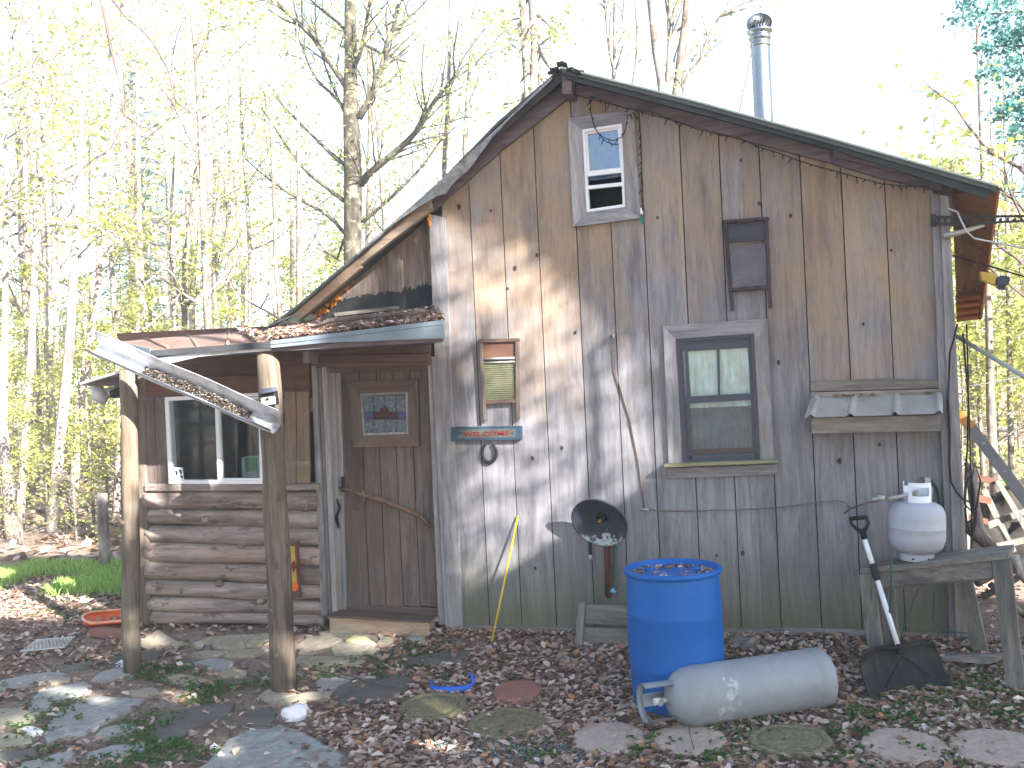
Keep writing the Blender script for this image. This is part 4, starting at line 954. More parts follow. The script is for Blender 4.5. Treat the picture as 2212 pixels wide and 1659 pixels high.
mb.tube([at(1862, 1150, yy), at(1850, 1142, yy), at(1840, 1132, yy), at(1836, 1119, yy)], [.014, .011, .010, .010], 8); mb.tube([at(1862, 1150, yy), at(1871, 1140, yy), at(1876, 1130, yy), at(1871, 1117, yy)], [.014, .011, .010, .010], 8)
mb.tube([at(1834, 1121, yy), at(1873, 1117, yy)], .013, 10); mb.build('grip', M['black'], t)
# long tank lying on the ground
A = V((0, 0, 0)); lp = gnd(1490, 1576); rp = gnd(1765, 1532); Rk = .165
t = thing('long_gas_tank', 'long silver gas cylinder lying on its side in front of the blue barrel', 'gas tank', lp.lerp(rp, .5))
ax = (rp-lp).normalized(); A = lp + V((0, 0, Rk)) - ax*.0 + V((0, .05, 0)); 
T = Matrix.Translation(A) @ ax.to_track_quat('Z', 'Y').to_matrix().to_4x4()
Lk = (rp-lp).length - .01
prof = [(0, -.13), (.05, -.128), (.10, -.105), (.14, -.06), (.16, -.015), (Rk, .04), (Rk, .05), (Rk, Lk-.06), (Rk*.99, Lk-.055), (Rk*.985, Lk-.045), (Rk*.99, Lk-.03), (Rk*1.01, Lk-.02), (Rk*1.01, Lk+.04), (Rk*.95, Lk+.06), (Rk*.8, Lk+.075), (Rk*.78, Lk+.05), (0, Lk+.03)]
mb = MB(); mb.lathe(prof, T, 56); mb.build('body', M['tank'], t)
mb = MB(); p = T @ V((0, 0, 0))
# collar: U plate standing off the dome (an arc of a cylinder with a cut-out), open side to the right of view
Rc = .105
def cl(a0, a1, z0_, z1_): mb.lathe([(Rc, z0_), (Rc, z1_), (Rc-.005, z1_), (Rc-.005, z0_), (Rc, z0_)], T, 20, a0=rad(a0), a1=rad(a1))
import itertools
vdir = (T.to_3x3().inverted() @ V((0, -1, .15))).normalized(); base = math.degrees(math.atan2(vdir.y, vdir.x))
for s0 in (base + 180,):
    cl(s0-125, s0+125, -.27, -.235); cl(s0-125, s0-85, -.27, -.09); cl(s0+85, s0+125, -.27, -.09); cl(s0-20, s0+20, -.27, -.09)
mb.build('collar', M['tank'], t)
mb = MB(); mb.tube([T @ V((0, 0, -.12)), T @ V((0, 0, -.17))], .018, 12, 0); q0 = T @ V((0, 0, -.165)); mb.tube([q0, q0 + V((.0, -.05, .0))], .014, 10, 0); mb.tube([T @ V((0, 0, -.17)), T @ V((0, 0, -.205))], .020, 12, 1); mb.build('valve', [M['galv'], M['white']], t)
# paper label patches
lab = MB()
vd = base
for (z0_, z1_, a0, a1) in [(.10, .20, 20, 52), (.15, .23, -38, 20)]:
    lab.lathe([(Rk+.0012, z0_), (Rk+.0012, z1_)], T, 12, a0=rad(vd+a0 if False else base+a0), a1=rad(base+a1))
k = N('worn_sticker'); nz = k.noise(k.obj(), 22, 3, .6); f = k.math('MULTIPLY', k.mr(nz, .46, .56), .5); tr = k.n('BsdfTransparent'); mx = k.n('MixShader', i_0=f, i_1=tr.outputs[0], i_2=k.b.outputs[0]); k.set(k.b.inputs['Base Color'], rgb(206, 212, 214)); k.t.links.new(mx.outputs[0], k.out.inputs[0])
lab.build('worn_label', k.m, t)
# blue barrel
bp = gnd(1460, 1500); bp = V((at(1464, 1480, -.90).x, -.90, 0)); bp.z = G(bp.x, bp.y) - .01
t = thing('plastic_barrel', 'blue plastic barrel with dead leaves on its lid', 'barrel', bp)
dpt = (bp - EYE).dot(CAMR @ V((0, 0, -1))); Rb = 104/2150*dpt; Hb = 0
topz = at(1457, 1224, -.90).z; Hb = topz - bp.z; print('barrel', Rb, Hb, dpt)
T = Matrix.Translation(bp)
prof = [(0, .0), (Rb*.86, 0), (Rb*.90, .01), (Rb*.93, .04), (Rb*.945, .12), (Rb*.97, Hb*.30), (Rb*.978, Hb*.315), (Rb*.97, Hb*.33), (Rb*.985, Hb*.5), (Rb*.975, Hb*.665), (Rb*.985, Hb*.68), (Rb*.975, Hb*.695), (Rb*.97, Hb*.84), (Rb*.955, Hb*.93), (Rb*.94, Hb-.035)]
mb = MB(); mb.lathe(prof, T, 64); mb.build('body', M['blue'], t)
mb = MB(); mb.lathe([(Rb*.94, Hb-.038), (Rb*1.0, Hb-.034), (Rb*1.02, Hb-.026), (Rb*1.02, Hb-.010), (Rb*1.0, Hb-.002), (Rb*.96, Hb), (Rb*.93, Hb-.008), (Rb*.92, Hb-.035), (Rb*.90, Hb-.04)], T, 64); mb.build('rim', M['blue'], t)
mb = MB(); mb.lathe([(Rb*.91, Hb-.04), (Rb*.6, Hb-.036), (Rb*.3, Hb-.03), (0, Hb-.028)], T, 48)
for q in ((-.14, .05), (.13, .08)):
    mb.lathe([(0, .02), (.028, .02), (.032, .012), (.032, 0)], T @ Matrix.Translation((q[0], q[1], Hb-.036)), 20)
mb.build('lid', M['blue'], t)
def barl(rr):
    a_ = rr.uniform(0, 6.283); r_ = Rb*.9*math.sqrt(rr.uniform(.45, .97))
    if rr.random() < .25: r_ = Rb*rr.uniform(.2, .6)
    if math.sin(a_) > .2 and rr.random() < .45: return None
    return bp + V((r_*math.cos(a_), r_*math.sin(a_), Hb-.036)), V((0, 0, 1))
l_ = litter('leaf_litter', barl, 420, .010, .026, M['litter'], seed=15, lift=.008, curl=.25); l_.parent = t; l_.data.transform(Matrix.Translation(-t.location))
# old frame behind the barrel
t = thing('broken_crate', 'broken grey board frame leaning on the cabin behind the barrel', 'crate', gnd(1252, 1403))
mb = MB(); mb.brd([(1248, 1304), (1263, 1303), (1257, 1402), (1240, 1405)], -.24, .05); mb.build('post', M['oldz'], t, bevel=.004)
mb = MB(); mb.brd([(1263, 1306), (1420, 1312), (1420, 1356), (1264, 1347)], -.2, .025); mb.brd([(1262, 1356), (1420, 1362), (1420, 1400), (1258, 1402)], -.2, .025); mb.build('board', M['old'], t, bevel=.004)
t = thing('split_log', 'dark broken timber lying at the wall right of the barrel', 'log', gnd(1600, 1400))
mb = MB(); mb.tube([at(1560, 1398, -.12), at(1600, 1394, -.14), at(1640, 1390, -.16)], [.05, .06, .03], 8, wob=.3); mb.tube([at(1604, 1402, -.2), at(1622, 1390, -.2), at(1634, 1376, -.2)], [.04, .03, .01], 6); mb.build('timber', M['old'], t)
# yellow stake
tag((lambda m_: (m_.tube([gnd(1058, 1396) + V((0, 0, -.03)), at(1119, 1114, -.015)], .0065, 8), m_.build('yellow_stake', M['yellow']))[1])(MB()), 'thin yellow rod leaning against the wall', 'stake')
# ornament behind post
t = thing('yellow_plaque', 'narrow board painted with a yellow and orange design behind the middle post', 'plaque', at(636, 1290, -.1))
mb = MB(); mb.brd([(622, 1172), (641, 1172), (648, 1292), (629, 1292)], -.10, .03); mb.build('board', M['paint'], t)
mb = MB(); mb.brd([(625, 1180), (636, 1180), (641, 1260), (630, 1260)], -.106, .005, 0); mb.prism([at(635 + 9*math.cos(i/12*6.283), 1267 + 10*math.sin(i/12*6.283), -.108) for i in range(12)], (0, .006, 0), 1)
mb.prism([at(u_, v_, -.11) for u_, v_ in [(627, 1222), (632, 1214), (636, 1210), (638, 1220), (642, 1226), (637, 1230), (634, 1238), (631, 1230)]], (0, .006, 0), 2); mb.build('painted_motif', [M['yellowold'], M['orange'], M['signred']], t)
# ================================================================== right side things
t = thing('antenna_arm', 'dark perforated steel arm sticking out of the right cabin corner', 'bracket', at(2030, 478, -.09))
mb = MB(); mb.brd([(2018, 466), (2230, 464), (2230, 469), (2018, 472)], -.11, .006); mb.brd([(2018, 481), (2100, 480), (2230, 474), (2230, 478), (2100, 486), (2018, 487)], -.12, .006)
for i in range(14): mb.brd([(2024+i*15, 471), (2030+i*15, 471), (2030+i*15, 482 - (i > 5)*5), (2024+i*15, 482 - (i > 5)*5)], -.112, .005)
mb.brd([(2012, 462), (2022, 462), (2022, 488), (2012, 488)], -.12, .03); mb.build('arm', M['iron'], t)
mb = MB(); mb.tube([at(2037, 510, -.09), at(2070, 503, -.09), at(2126, 486, -.09)], [.02, .018, .010], 8); mb.build('strut', M['galv'], t)
mb = MB(); mb.tube([at(2048, 450, -.08), at(2068, 458, -.1), at(2078, 480, -.12), at(2088, 500, -.12), at(2104, 515, -.1), at(2140, 522, -.05), at(2230, 540, 0)], .0055, 6); 
tag(mb.build('white_cable', M['gutter']), 'pale cable curling down from the roof corner past the steel arm', 'cable')
t = thing('flood_light', 'yellow floodlight with a dark lens hanging off the right eave', 'light', at(2150, 610, .3))
mb = MB(); mb.prism([at(2118, 586, .3), at(2155, 592, .3), at(2150, 616, .3), at(2120, 604, .3)], (0, .06, 0)); mb.build('body', plain('ochre_housing', rgb(206, 176, 80), .5), t, bevel=.004)
mb = MB(); mb.prism([at(2154, 598, .29), at(2168, 594, .29), at(2182, 598, .29), at(2183, 606, .29), at(2176, 618, .29), at(2152, 616, .29)], (0, .08, 0)); mb.prism([at(2154, 618, .3), at(2174, 619, .3), at(2172, 626, .3), at(2158, 624, .3)], (0, .05, 0)); mb.build('head', M['navy'], t, bevel=.006)
mb = MB(); mb.tube([at(2068, 727, .1), at(2235, 827, -.6)], .014, 8); tag(mb.build('guy_pole', M['galv']), 'silver pole slanting down from the cabin corner to the right', 'pole')
mb = MB(); mb.tube([at(2058, 552, .0), at(2120, 570, -.1), at(2235, 604, -.3)], .006, 6); tag(mb.build('power_cable', M['black']), 'black cable running right from the cabin corner', 'cable')
mb = MB(); mb.tube([at(2076, 837, .1), at(2150, 825, .4), at(2235, 806, .9)], .004, 5); tag(mb.build('clothes_line', M['white']), 'thin white line stretched from the cabin corner', 'line')
mb = MB(); p_ = [(2068, 700), (2060, 735), (2052, 760), (2048, 860), (2052, 940), (2051, 1000), (2054, 1040), (2066, 1062), (2080, 1078), (2096, 1085)]
mb.tube([at(a_, b_, -.09) for a_, b_ in p_], .006, 6)
p_ = [(2080, 720), (2092, 860), (2090, 960), (2085, 1040), (2084, 1090), (2100, 1105), (2110, 1095), (2118, 1040), (2106, 1000), (2098, 1040), (2104, 1120), (2096, 1200), (2094, 1262)]
mb.tube([at(a_, b_, -.02) for a_, b_ in p_], .006, 6)
mb.tube([at(2094 + 14*math.cos(i/20*6.28) + 6*math.sin(i/5), 1092 + 62*math.sin(i/20*6.28), .0) for i in range(21)], .005, 6)
mb.tube([at(2088, 700, .02), at(2094, 900, .02), at(2099, 1100, .02), at(2096, 1262, -.02)], .005, 6)
tag(mb.build('black_cables', M['black']), 'tangle of black cables hanging down the right corner post', 'cable')
# ladder
t = thing('ladder', 'aluminium ladder with an orange tip leaning right of the cabin', 'ladder', at(2200, 1140, 1.0))
mb = MB(); P0, P1 = at(2092, 915, .9), at(2330, 1230, .5); P0b, P1b = P0 + V((.05, .42, .02)), P1 + V((.05, .42, 0))
for a_, b_ in ((P0, P1), (P0b, P1b)):
    n_ = V((0, 0, 1)); d_ = (b_-a_).normalized(); s_ = d_.cross(V((0, 1, 0))).normalized()*.036
    mb.hexa([a_ - s_, b_ - s_, b_ + s_, a_ + s_, a_ - s_ + V((0, .03, 0)), b_ - s_ + V((0, .03, 0)), b_ + s_ + V((0, .03, 0)), a_ + s_ + V((0, .03, 0))])
mb.build('side_rail', plain('aluminium', rgb(128, 126, 130), .6, .3), t)
mb = MB()
for i in range(1, 5): mb.tube([P0.lerp(P1, i/5 - .05), P0b.lerp(P1b, i/5 - .05)], .014, 8)
mb.build('rung', M['galv'], t)
mb = MB()
for q0, q1 in ((P0, P1), (P0b, P1b)):
    d_ = (q1-q0).normalized(); s_ = d_.cross(V((0, 1, 0))).normalized()*.042; o_ = V((0, -.004, 0)); q = q0 - d_*.05; e = q0 + d_*.035
    mb.hexa([q - s_*.5 + o_, e - s_ + o_, e + s_ + o_, q + s_*.5 + o_, q - s_*.5 + V((0, .036, 0)), e - s_ + V((0, .036, 0)), e + s_ + V((0, .036, 0)), q + s_*.5 + V((0, .036, 0))])
mb.build('tip_guard', plain('orange_guard', rgb(206, 140, 70), .5), t, bevel=.004)
# tarp heap, rails, stick pile
rr = random.Random(44)
mb = MB(); n1, n2 = 64, 40; vs = []; c0 = at(2225, 1150, 2.6); c0.z = G(c0.x, c0.y)
for j in range(n2+1):
    for i in range(n1+1):
        a_ = i/n1*2*math.pi; r_ = 1.0 - j/n2; q = V((math.cos(a_)*r_*.95, math.sin(a_)*r_*.7, 0)); h = (1 - r_**1.8)*.62
        q.z = h*(.85 + .4*noise.noise(V((math.cos(a_)*2, math.sin(a_)*2, j*.08)))) + .20*noise.noise(V((math.cos(a_)*3.2, math.sin(a_)*3.2, j*.22)))
        vs.append(c0 + q + V((.08*noise.noise(V((math.cos(a_)*4, math.sin(a_)*4, j*.2))), 0, 0)))
mb.add(vs, [(j*(n1+1)+i, j*(n1+1)+i+1, (j+1)*(n1+1)+i+1, (j+1)*(n1+1)+i) for j in range(n2) for i in range(n1)], 0, True)
tag(mb.build('tarp_heap', M['tarp']), 'crumpled brown tarp thrown over a heap behind the ladder', 'tarp')
t = thing('rail_fence', 'short reddish board rail beyond the right cabin corner', 'fence', at(2110, 1190, 1.6))
mb = MB(); mb.brd([(2095, 1022), (2150, 1034), (2150, 1048), (2095, 1036)], 1.6, .03); mb.brd([(2092, 1063), (2142, 1076), (2142, 1090), (2092, 1080)], 1.6, .03); mb.brd([(2092, 1110), (2135, 1122), (2135, 1134), (2092, 1122)], 1.6, .03); mb.build('rail', wood('red_rail', rgb(92, 70, 62), rgb(122, 96, 84), rgb(104, 72, 60), 'X', .4), t)
mb = MB(); mb.brd([(2086, 1015), (2096, 1015), (2100, 1200), (2090, 1200)], 1.6, .05); mb.build('post', M['oldz'], t)
for k_, (pts, r0, lab_) in enumerate([([(2098, 1018, .35), (2104, 1080, .35), (2118, 1140, .3), (2140, 1175, .3), (2152, 1200, .25)], .036, 'forked pale branch standing right of the corner post'),
    ([(2090, 1130, .3), (2118, 1160, .3), (2150, 1190, .25)], .05, 'wide grey plank leaning beside the corner post'),
    ([(2140, 1262, .1), (2170, 1290, .0), (2212, 1330, 0), (2260, 1350, 0)], .022, 'dark crooked stick lowest in the pile behind the bench'),
    ([(2120, 1290, .2), (2160, 1270, .2), (2230, 1230, .2)], .024, 'grey limb rising right behind the bench'),
    ([(2190, 1200, .1), (2200, 1235, .1), (2222, 1262, .1)], .03, 'curved pale root beside the bench top'),
    ([(2130, 1215, .5), (2170, 1225, .5), (2240, 1245, .5)], .02, 'thin dark branch across the brush pile'),
    ([(2110, 1260, .4), (2190, 1218, .6), (2240, 1200, .7)], .028, 'long bare pole lying in the brush pile')]):
    mb = MB(); P = [at(*p) for p in pts]; mb.tube(P, [r0, r0*.9] + [r0*.8]*(len(P)-2), 8, wob=.25, seed=k_)
    if k_ == 0: mb.tube([P[0] + V((0, 0, .0)), P[0] + V((-.03, 0, .06))], [.03, .015], 6)
    o = mb.build('pile_stick', M['barkp'] if k_ in (0, 4, 6) else M['bark']); tag(o, lab_, 'stick', 'sticks piled right of the bench')
mb = MB(); mb.brd([(2028, 1394), (2100, 1394), (2134, 1440), (2050, 1452)], -.15, .02)
p0 = gnd(2085, 1425); mb = MB(); mb.hexa([p0 + V(q) for q in [(-.14, -.06, .01), (.10, -.16, .02), (.12, -.15, .05), (-.12, -.05, .04), (-.04, .10, .0), (.22, .0, .01), (.24, .02, .04), (-.02, .12, .03)]])
tag(mb.build('scrap_board', M['old']), 'grey scrap board on the ground between the bench legs', 'board')
for nb_, (q, lab_) in enumerate([([(2120, 1060), (2132, 1056), (2196, 1190), (2182, 1196)], 'weathered board leaning steeply on the brush pile behind the bench'), ([(2134, 1128), (2240, 1088), (2242, 1100), (2138, 1142)], 'grey board lying across the front of the brown tarp'), ([(2150, 1040), (2160, 1036), (2230, 1150), (2218, 1156)], 'pale board leaning on the brown tarp beside the ladder'), ([(2128, 1180), (2236, 1156), (2238, 1168), (2130, 1194)], 'lowest grey board in front of the brown tarp')]):
    mb = MB(); mb.brd(q, 1.70 - .07*nb_, .03); tag(mb.build('scrap_board', M['oldz']), lab_, 'board', 'scrap boards beyond the bench')
# roll pipes at left under the small roof
t = thing('duct_elbow', 'white metal duct hanging under the small left roof', 'duct', at(220, 870, -.1))
mb = MB(); mb.tube([at(208, 835, -.1), at(212, 856, -.1), at(228, 862, -.05)], [.05, .055, .05], 14); mb.tube([at(228, 850, -.05), at(275, 842, .1)], .045, 14); mb.build('duct', M['gutter'], t)
mb = MB(); mb.tube([at(240, 852, -.12), at(262, 847, -.1), at(290, 845, -.1)], [.03, .045, .04], 12); mb.build('dark_end', M['iron'], t)
# ================================================================== ground objects
def sled():
    c = gnd(240, 1360); t = thing('orange_sled', 'orange plastic sled on the leaves behind the far left post', 'sled', c)
    d = (gnd(300, 1352) - gnd(185, 1362)); L_ = d.length*1.02; ax = d.normalized(); sd_ = V((-ax.y, ax.x, 0)); o = gnd(182, 1354)
    mb = MB(); n = 20; vs = []
    for i in range(n+1):
        tt = i/n; wd = .20*math.sin(min(1, tt*3)*math.pi/2)**.6 + .02; rise = .05*(1-min(1, tt*4))
        for (s_, h) in [(-1.06, .095), (-1, .10), (-.8, .02), (-.4, .01), (.4, .01), (.8, .02), (1, .10), (1.06, .095)]:
            vs.append(o + ax*tt*L_ + sd_*s_*wd + V((0, 0, h*.55 + rise*.5 + .01)))
    mb.add(vs, [(i*8+j, (i+1)*8+j, (i+1)*8+j+1, i*8+j+1) for i in range(n) for j in range(7)], 0, True)
    mb.f.append(tuple(range(8))); mb.m.append(0); mb.sm.append(False)
    g = mb.build('hull', M['orange'], t); s = g.modifiers.new('s', 'SOLIDIFY'); s.thickness = .006
    mb = MB(); mb.tube([V(vs[i*8+1]) + V((0, 0, .004)) for i in range(n+1)], .009, 6); mb.tube([V(vs[i*8+6]) + V((0, 0, .004)) for i in range(n+1)], .009, 6); mb.build('rim', plain('pale_orange_rim', rgb(226, 168, 140), .5), t)
sled()
p = gnd(240, 1376); ax = (gnd(262, 1378)-gnd(212, 1372)).normalized(); sd_ = V((-ax.y, ax.x, 0)); mb = MB(); q = [p - ax*.17 - sd_*.05, p + ax*.17 - sd_*.05, p + ax*.17 + sd_*.06, p - ax*.17 + sd_*.06]
mb.hexa([q[0], q[1], q[1] + V((0, 0, .055)), q[0] + V((0, 0, .06)), q[3], q[2], q[2] + V((0, 0, .055)), q[3] + V((0, 0, .06))]); tag(mb.build('red_brick', M['brick'], bevel=.006), 'pale red brick on the ground in front of the orange sled', 'brick')
# white lattice grid
mb = MB(); c4 = [gnd(*q) + V((0, 0, .02)) for q in [(57, 1423), (196, 1404), (222, 1371), (78, 1392)]]
c4 = [gnd(*q) + V((0, 0, .05)) for q in [(45, 1422), (140, 1413), (161, 1390), (80, 1396)]]
nA, nB = 11, 4
for i in range(nA+nB+1):
    def pt(s_, t_): return c4[0].lerp(c4[1], s_).lerp(c4[3].lerp(c4[2], s_), t_)
    s0 = i/nA; a_ = (s0, 0) if s0 <= 1 else (1, (i-nA)/nB); k = i - nB; b_ = (k/nA, 1) if k >= 0 else (0, i/nB)
    mb.tube([pt(*a_), pt(*b_)], .0028, 4, smooth=False)
    s1 = 1 - i/nA; a_ = (s1, 0) if s1 >= 0 else (0, (i-nA)/nB); k = i - nB; b_ = (1-k/nA, 1) if k >= 0 else (1, i/nB)
    mb.tube([pt(*a_), pt(*b_)], .0028, 4, smooth=False)
mb.tube(c4 + [c4[0]], .004, 4, smooth=False)
tag(mb.build('lattice_grid', plain('dirty_lattice', rgb(190, 192, 190), .6)), 'small white plastic lattice lying on the leaves at far left', 'lattice')
# blue toy handle
t0 = gnd(975, 1496); mb = MB(); mb.tube([gnd(934, 1484) + V((0, 0, .05)), gnd(932, 1492) + V((0, 0, .03)), gnd(944, 1498) + V((0, 0, .025)), gnd(975, 1500) + V((0, 0, .025)), gnd(1008, 1496) + V((0, 0, .025)), gnd(1022, 1488) + V((0, 0, .03)), gnd(1024, 1478) + V((0, 0, .05)), gnd(1012, 1474) + V((0, 0, .055))], [.008, .012, .020, .024, .020, .012, .010, .008], 10)
tag(mb.build('blue_handle', M['bluetoy']), 'curved bright blue plastic handle lying in the leaves', 'handle')
CLEAR = []
def slab_stone(name, poly, mat, label, cat, grp, h=.035, rough=.008, sub=True, sink=.012, seed=0):
    P = [gnd(u_, v_) for u_, v_ in poly]; c = sum(P, V()) / len(P); P = [c + (p - c)*1.12 for p in P]; CLEAR.append([(p.x, p.y) for p in P]); ztop = sum(G(p.x, p.y) for p in P)/len(P)
    # slope plane fit through ground
    gx = (G(c.x+.15, c.y) - G(c.x-.15, c.y))/.3; gy = (G(c.x, c.y+.15) - G(c.x, c.y-.15))/.3; cz = G(c.x, c.y)
    hh = lambda p: cz + gx*(p.x-c.x) + gy*(p.y-c.y) + h - sink + rough*noise.noise(V((p.x*5, p.y*5, seed)))*1.2 + rough*.5*noise.noise(V((p.x*18, p.y*18, seed)))
    # densify outline
    out = []
    for i in range(len(P)):
        a_, b_ = P[i], P[(i+1) % len(P)]
        for k_ in range(3):
            q = a_.lerp(b_, k_/3); d = (q-c); q = c + d*(1 + .05*noise.noise(V((q.x*9, q.y*9, seed + 3)))); out.append(V((q.x, q.y, 0)))
    n = len(out); rings = []
    for f, dz in [(1.0, -h*1.6), (1.0, -.008), (.975, -.001), (.93, 0), (.7, 0), (.4, 0)]:
        rings.append([V((c.x + (q.x-c.x)*f, c.y + (q.y-c.y)*f, 0)) for q in out])
        for q in rings[-1]: q.z = hh(q) + dz
    vs = [q for r in rings for q in r] + [V((c.x, c.y, hh(c)))]
    fs = [(k_*n+i, k_*n+(i+1) % n, (k_+1)*n+(i+1) % n, (k_+1)*n+i) for k_ in range(5) for i in range(n)] + [(5*n+i, 5*n+(i+1) % n, 6*n) for i in range(n)]
    m_ = MB(); m_.add([q - V((c.x, c.y, cz)) for q in vs], fs, 0, True)
    o = m_.build(name, mat); o.location = (c.x, c.y, cz); e = o.modifiers.new('e', 'EDGE_SPLIT'); e.split_angle = rad(50)
    return tag(o, label, cat, grp)
s1_ = lambda L: [(x*.2622, 1224 + y*.2622) for x, y in L]
s2_ = lambda L: [(504 + x*.2622, 1224 + y*.2622) for x, y in L]
SL, SD, ST, QZ = M['slate'], M['slated'], M['slatet'], M['quartz']; PG = 'flagstones of the patio'
stones = [
 (s1_([(385,1380),(470,1260),(640,1130),(800,1095),(1140,1130),(1060,1200),(860,1290),(700,1380),(560,1420),(430,1450)]), SL, 'large smooth grey flagstone shaped like a wedge at lower left'),
 (s1_([(1250,1360),(1380,1250),(1600,1190),(1900,1170),(1850,1260),(1600,1340),(1500,1420),(1380,1460),(1270,1420)]), SD, 'dark flagstone left of the white rock'),
 (s1_([(730,1600),(760,1550),(950,1500),(1150,1480),(1205,1520),(1100,1570),(850,1610)]), SL, 'narrow blue flagstone below the small layered stone at lower left'),
 (s1_([(800,1420),(850,1360),(1000,1330),(1140,1350),(1080,1390),(960,1410)]), SL, 'small layered blue stone right of the wedge flagstone'),
 (s1_([(-60,1210),(150,1200),(310,1240),(230,1310),(-60,1345)]), ST, 'tan flagstone at the left picture edge beside green weeds'),
 (s1_([(280,1100),(420,1020),(680,970),(740,1010),(620,1080),(300,1140)]), SL, 'long flagstone just above the wedge flagstone'),
 (s1_([(-40,1010),(60,950),(420,900),(520,900),(400,960),(20,1050)]), SL, 'long dark flagstone curving in from the left edge'),
 (s1_([(760,960),(850,890),(980,845),(1180,860),(1130,900),(900,950)]), SL, 'flagstone under the far left post'),
 (s1_([(1310,930),(1450,895),(1740,960),(1700,985),(1500,990),(1380,960)]), ST, 'flagstone between the two porch posts nearer the camera'),
 (s1_([(1500,830),(1750,780),(1910,805),(1840,870),(1700,850)]), SL, 'pointed flagstone just left of the middle post'),
 (s1_([(1080,1050),(1250,1020),(1290,1050),(1210,1085),(1090,1080)]), ST, 'small flagstone above the tip of the wedge flagstone'),
 (s1_([(860,790),(1000,740),(1330,710),(1280,770),(1000,820)]), SD, 'flagstone behind the far left post in shade'),
 (s1_([(0,1560),(260,1540),(290,1580),(100,1640),(-60,1650),(-60,1570)]), SD, 'dull flagstone in the lower left corner'),
 (s1_([(200,1640),(400,1590),(590,1560),(600,1620),(400,1720),(180,1720)]), SL, 'flagstone cut by the bottom edge at lower left'),
 (s1_([(-60,1400),(60,1400),(230,1420),(250,1480),(60,1510),(-60,1510)]), ST, 'pale flagstone at the left edge below the tan one'),
 (s1_([(470,860),(640,820),(830,805),(700,850),(520,885)]), SD, 'thin dark stone edging the patio left of the post'),
 ([(455,1660),(482,1632),(500,1612),(535,1593),(600,1584),(645,1588),(690,1612),(733,1634),(742,1662),(735,1705),(420,1705),(430,1672)], SL, 'largest blue flagstone at the bottom edge'),
 (s2_([(520,680),(640,600),(760,585),(880,620),(830,650),(640,695)]), ST, 'tan flagstone right of the middle post'),
 (s2_([(820,690),(870,650),(1100,665),(1190,700),(1100,750),(1000,765),(850,740)]), ST, 'tan flagstone just below the small yellow-white stone'),
 (s2_([(740,575),(800,545),(1000,550),(1170,590),(1150,610),(900,590)]), ST, 'flagstone right in front of the door step'),
 (s2_([(1180,660),(1240,600),(1330,600),(1320,650)]), ST, 'small rusty coloured flagstone right of the yellow-white stone'),
 (s2_([(530,800),(560,755),(800,765),(1050,800),(1000,825),(600,840)]), ST, 'long flagstone right of the middle post'),
 (s2_([(1410,775),(1640,745),(1960,715),(1830,820),(1560,850),(1460,810)]), SD, 'dark boat-shaped flagstone below the long stick'),
 (s2_([(835,1070),(900,1010),(1100,920),(1290,910),(1440,940),(1490,975),(1400,1040),(1200,1150),(1080,1175),(900,1140)]), SD, 'big dark round slate in the middle with a twig across it'),
 (s2_([(690,980),(760,940),(960,950),(930,1010),(720,1020)]), SL, 'small slate touching the big dark slate'),
 (s2_([(220,1090),(290,1030),(430,1060),(500,1080),(400,1110),(260,1120)]), ST, 'brown flat stone under the middle post'),
 (s2_([(350,1130),(620,1060),(800,1060),(760,1110),(500,1150)]), ST, 'flat stone right of the foot of the middle post'),
 (s2_([(60,1320),(130,1230),(240,1200),(350,1240),(300,1310)]), SD, 'small dark stone left of the white rock'),
 (s1_([(1600,650),(1750,600),(2190,570),(2197,640),(1900,690)]), ST, 'long flagstone at the log wall left of the middle post'),
 (s1_([(1590,740),(1700,710),(1860,720),(1700,770)]), ST, 'small diamond flagstone between the posts'),
 (s1_([(1170,640),(1300,540),(1420,620),(1540,650),(1300,700),(1180,690)]), ST, 'sunlit flagstone just right of the far left post'),
 (s1_([(1870,750),(1950,710),(2190,700),(2100,750)]), ST, 'flagstone behind the middle post on its left'),
 (s1_([(1780,900),(1900,870),(2030,880),(2020,915),(1850,920)]), ST, 'small pale flagstone left of the foot of the middle post'),
 (s2_([(560,1010-330),(560,720),(680,730),(620,745),(540,740)]), ST, 'thin flagstone wedged beside the middle post'),
 (s2_([(1420,610),(1490,575),(1580,600),(1540,640)]), SL, 'small grey stone at the foot of the corner board'),
 (s1_([(250,1190),(300,1150),(420,1145),(400,1185),(300,1205)]), SL, 'small blue stone left of the wedge flagstone'),
 (s1_([(380,960),(470,935),(580,940),(560,965),(430,985)]), ST, 'thin stone on the patio edge left of the post'),
]
for i, (poly, mat, lab_) in enumerate(stones): slab_stone('flagstone', poly, mat, lab_, 'flagstone', PG, h=.034, seed=i)
slab_stone('white_stone', s2_([(940,640),(1000,605),(1090,610),(1160,660),(1040,668)]), plain('yellow_white_stone', rgb(206, 196, 150), .8), 'small yellow-white stone set in front of the door step', 'stone', None, h=.045)
slab_stone('white_stone', s1_([(960,820),(1000,795),(1050,790),(1040,830)]), QZ, 'small white stone at the foot of the far left post', 'stone', None)
slab_stone('white_stone', s1_([(180,1370),(230,1350),(320,1365),(350,1390),(260,1400)]), QZ, 'small white stone near the left edge among weeds', 'stone', None, h=.04)
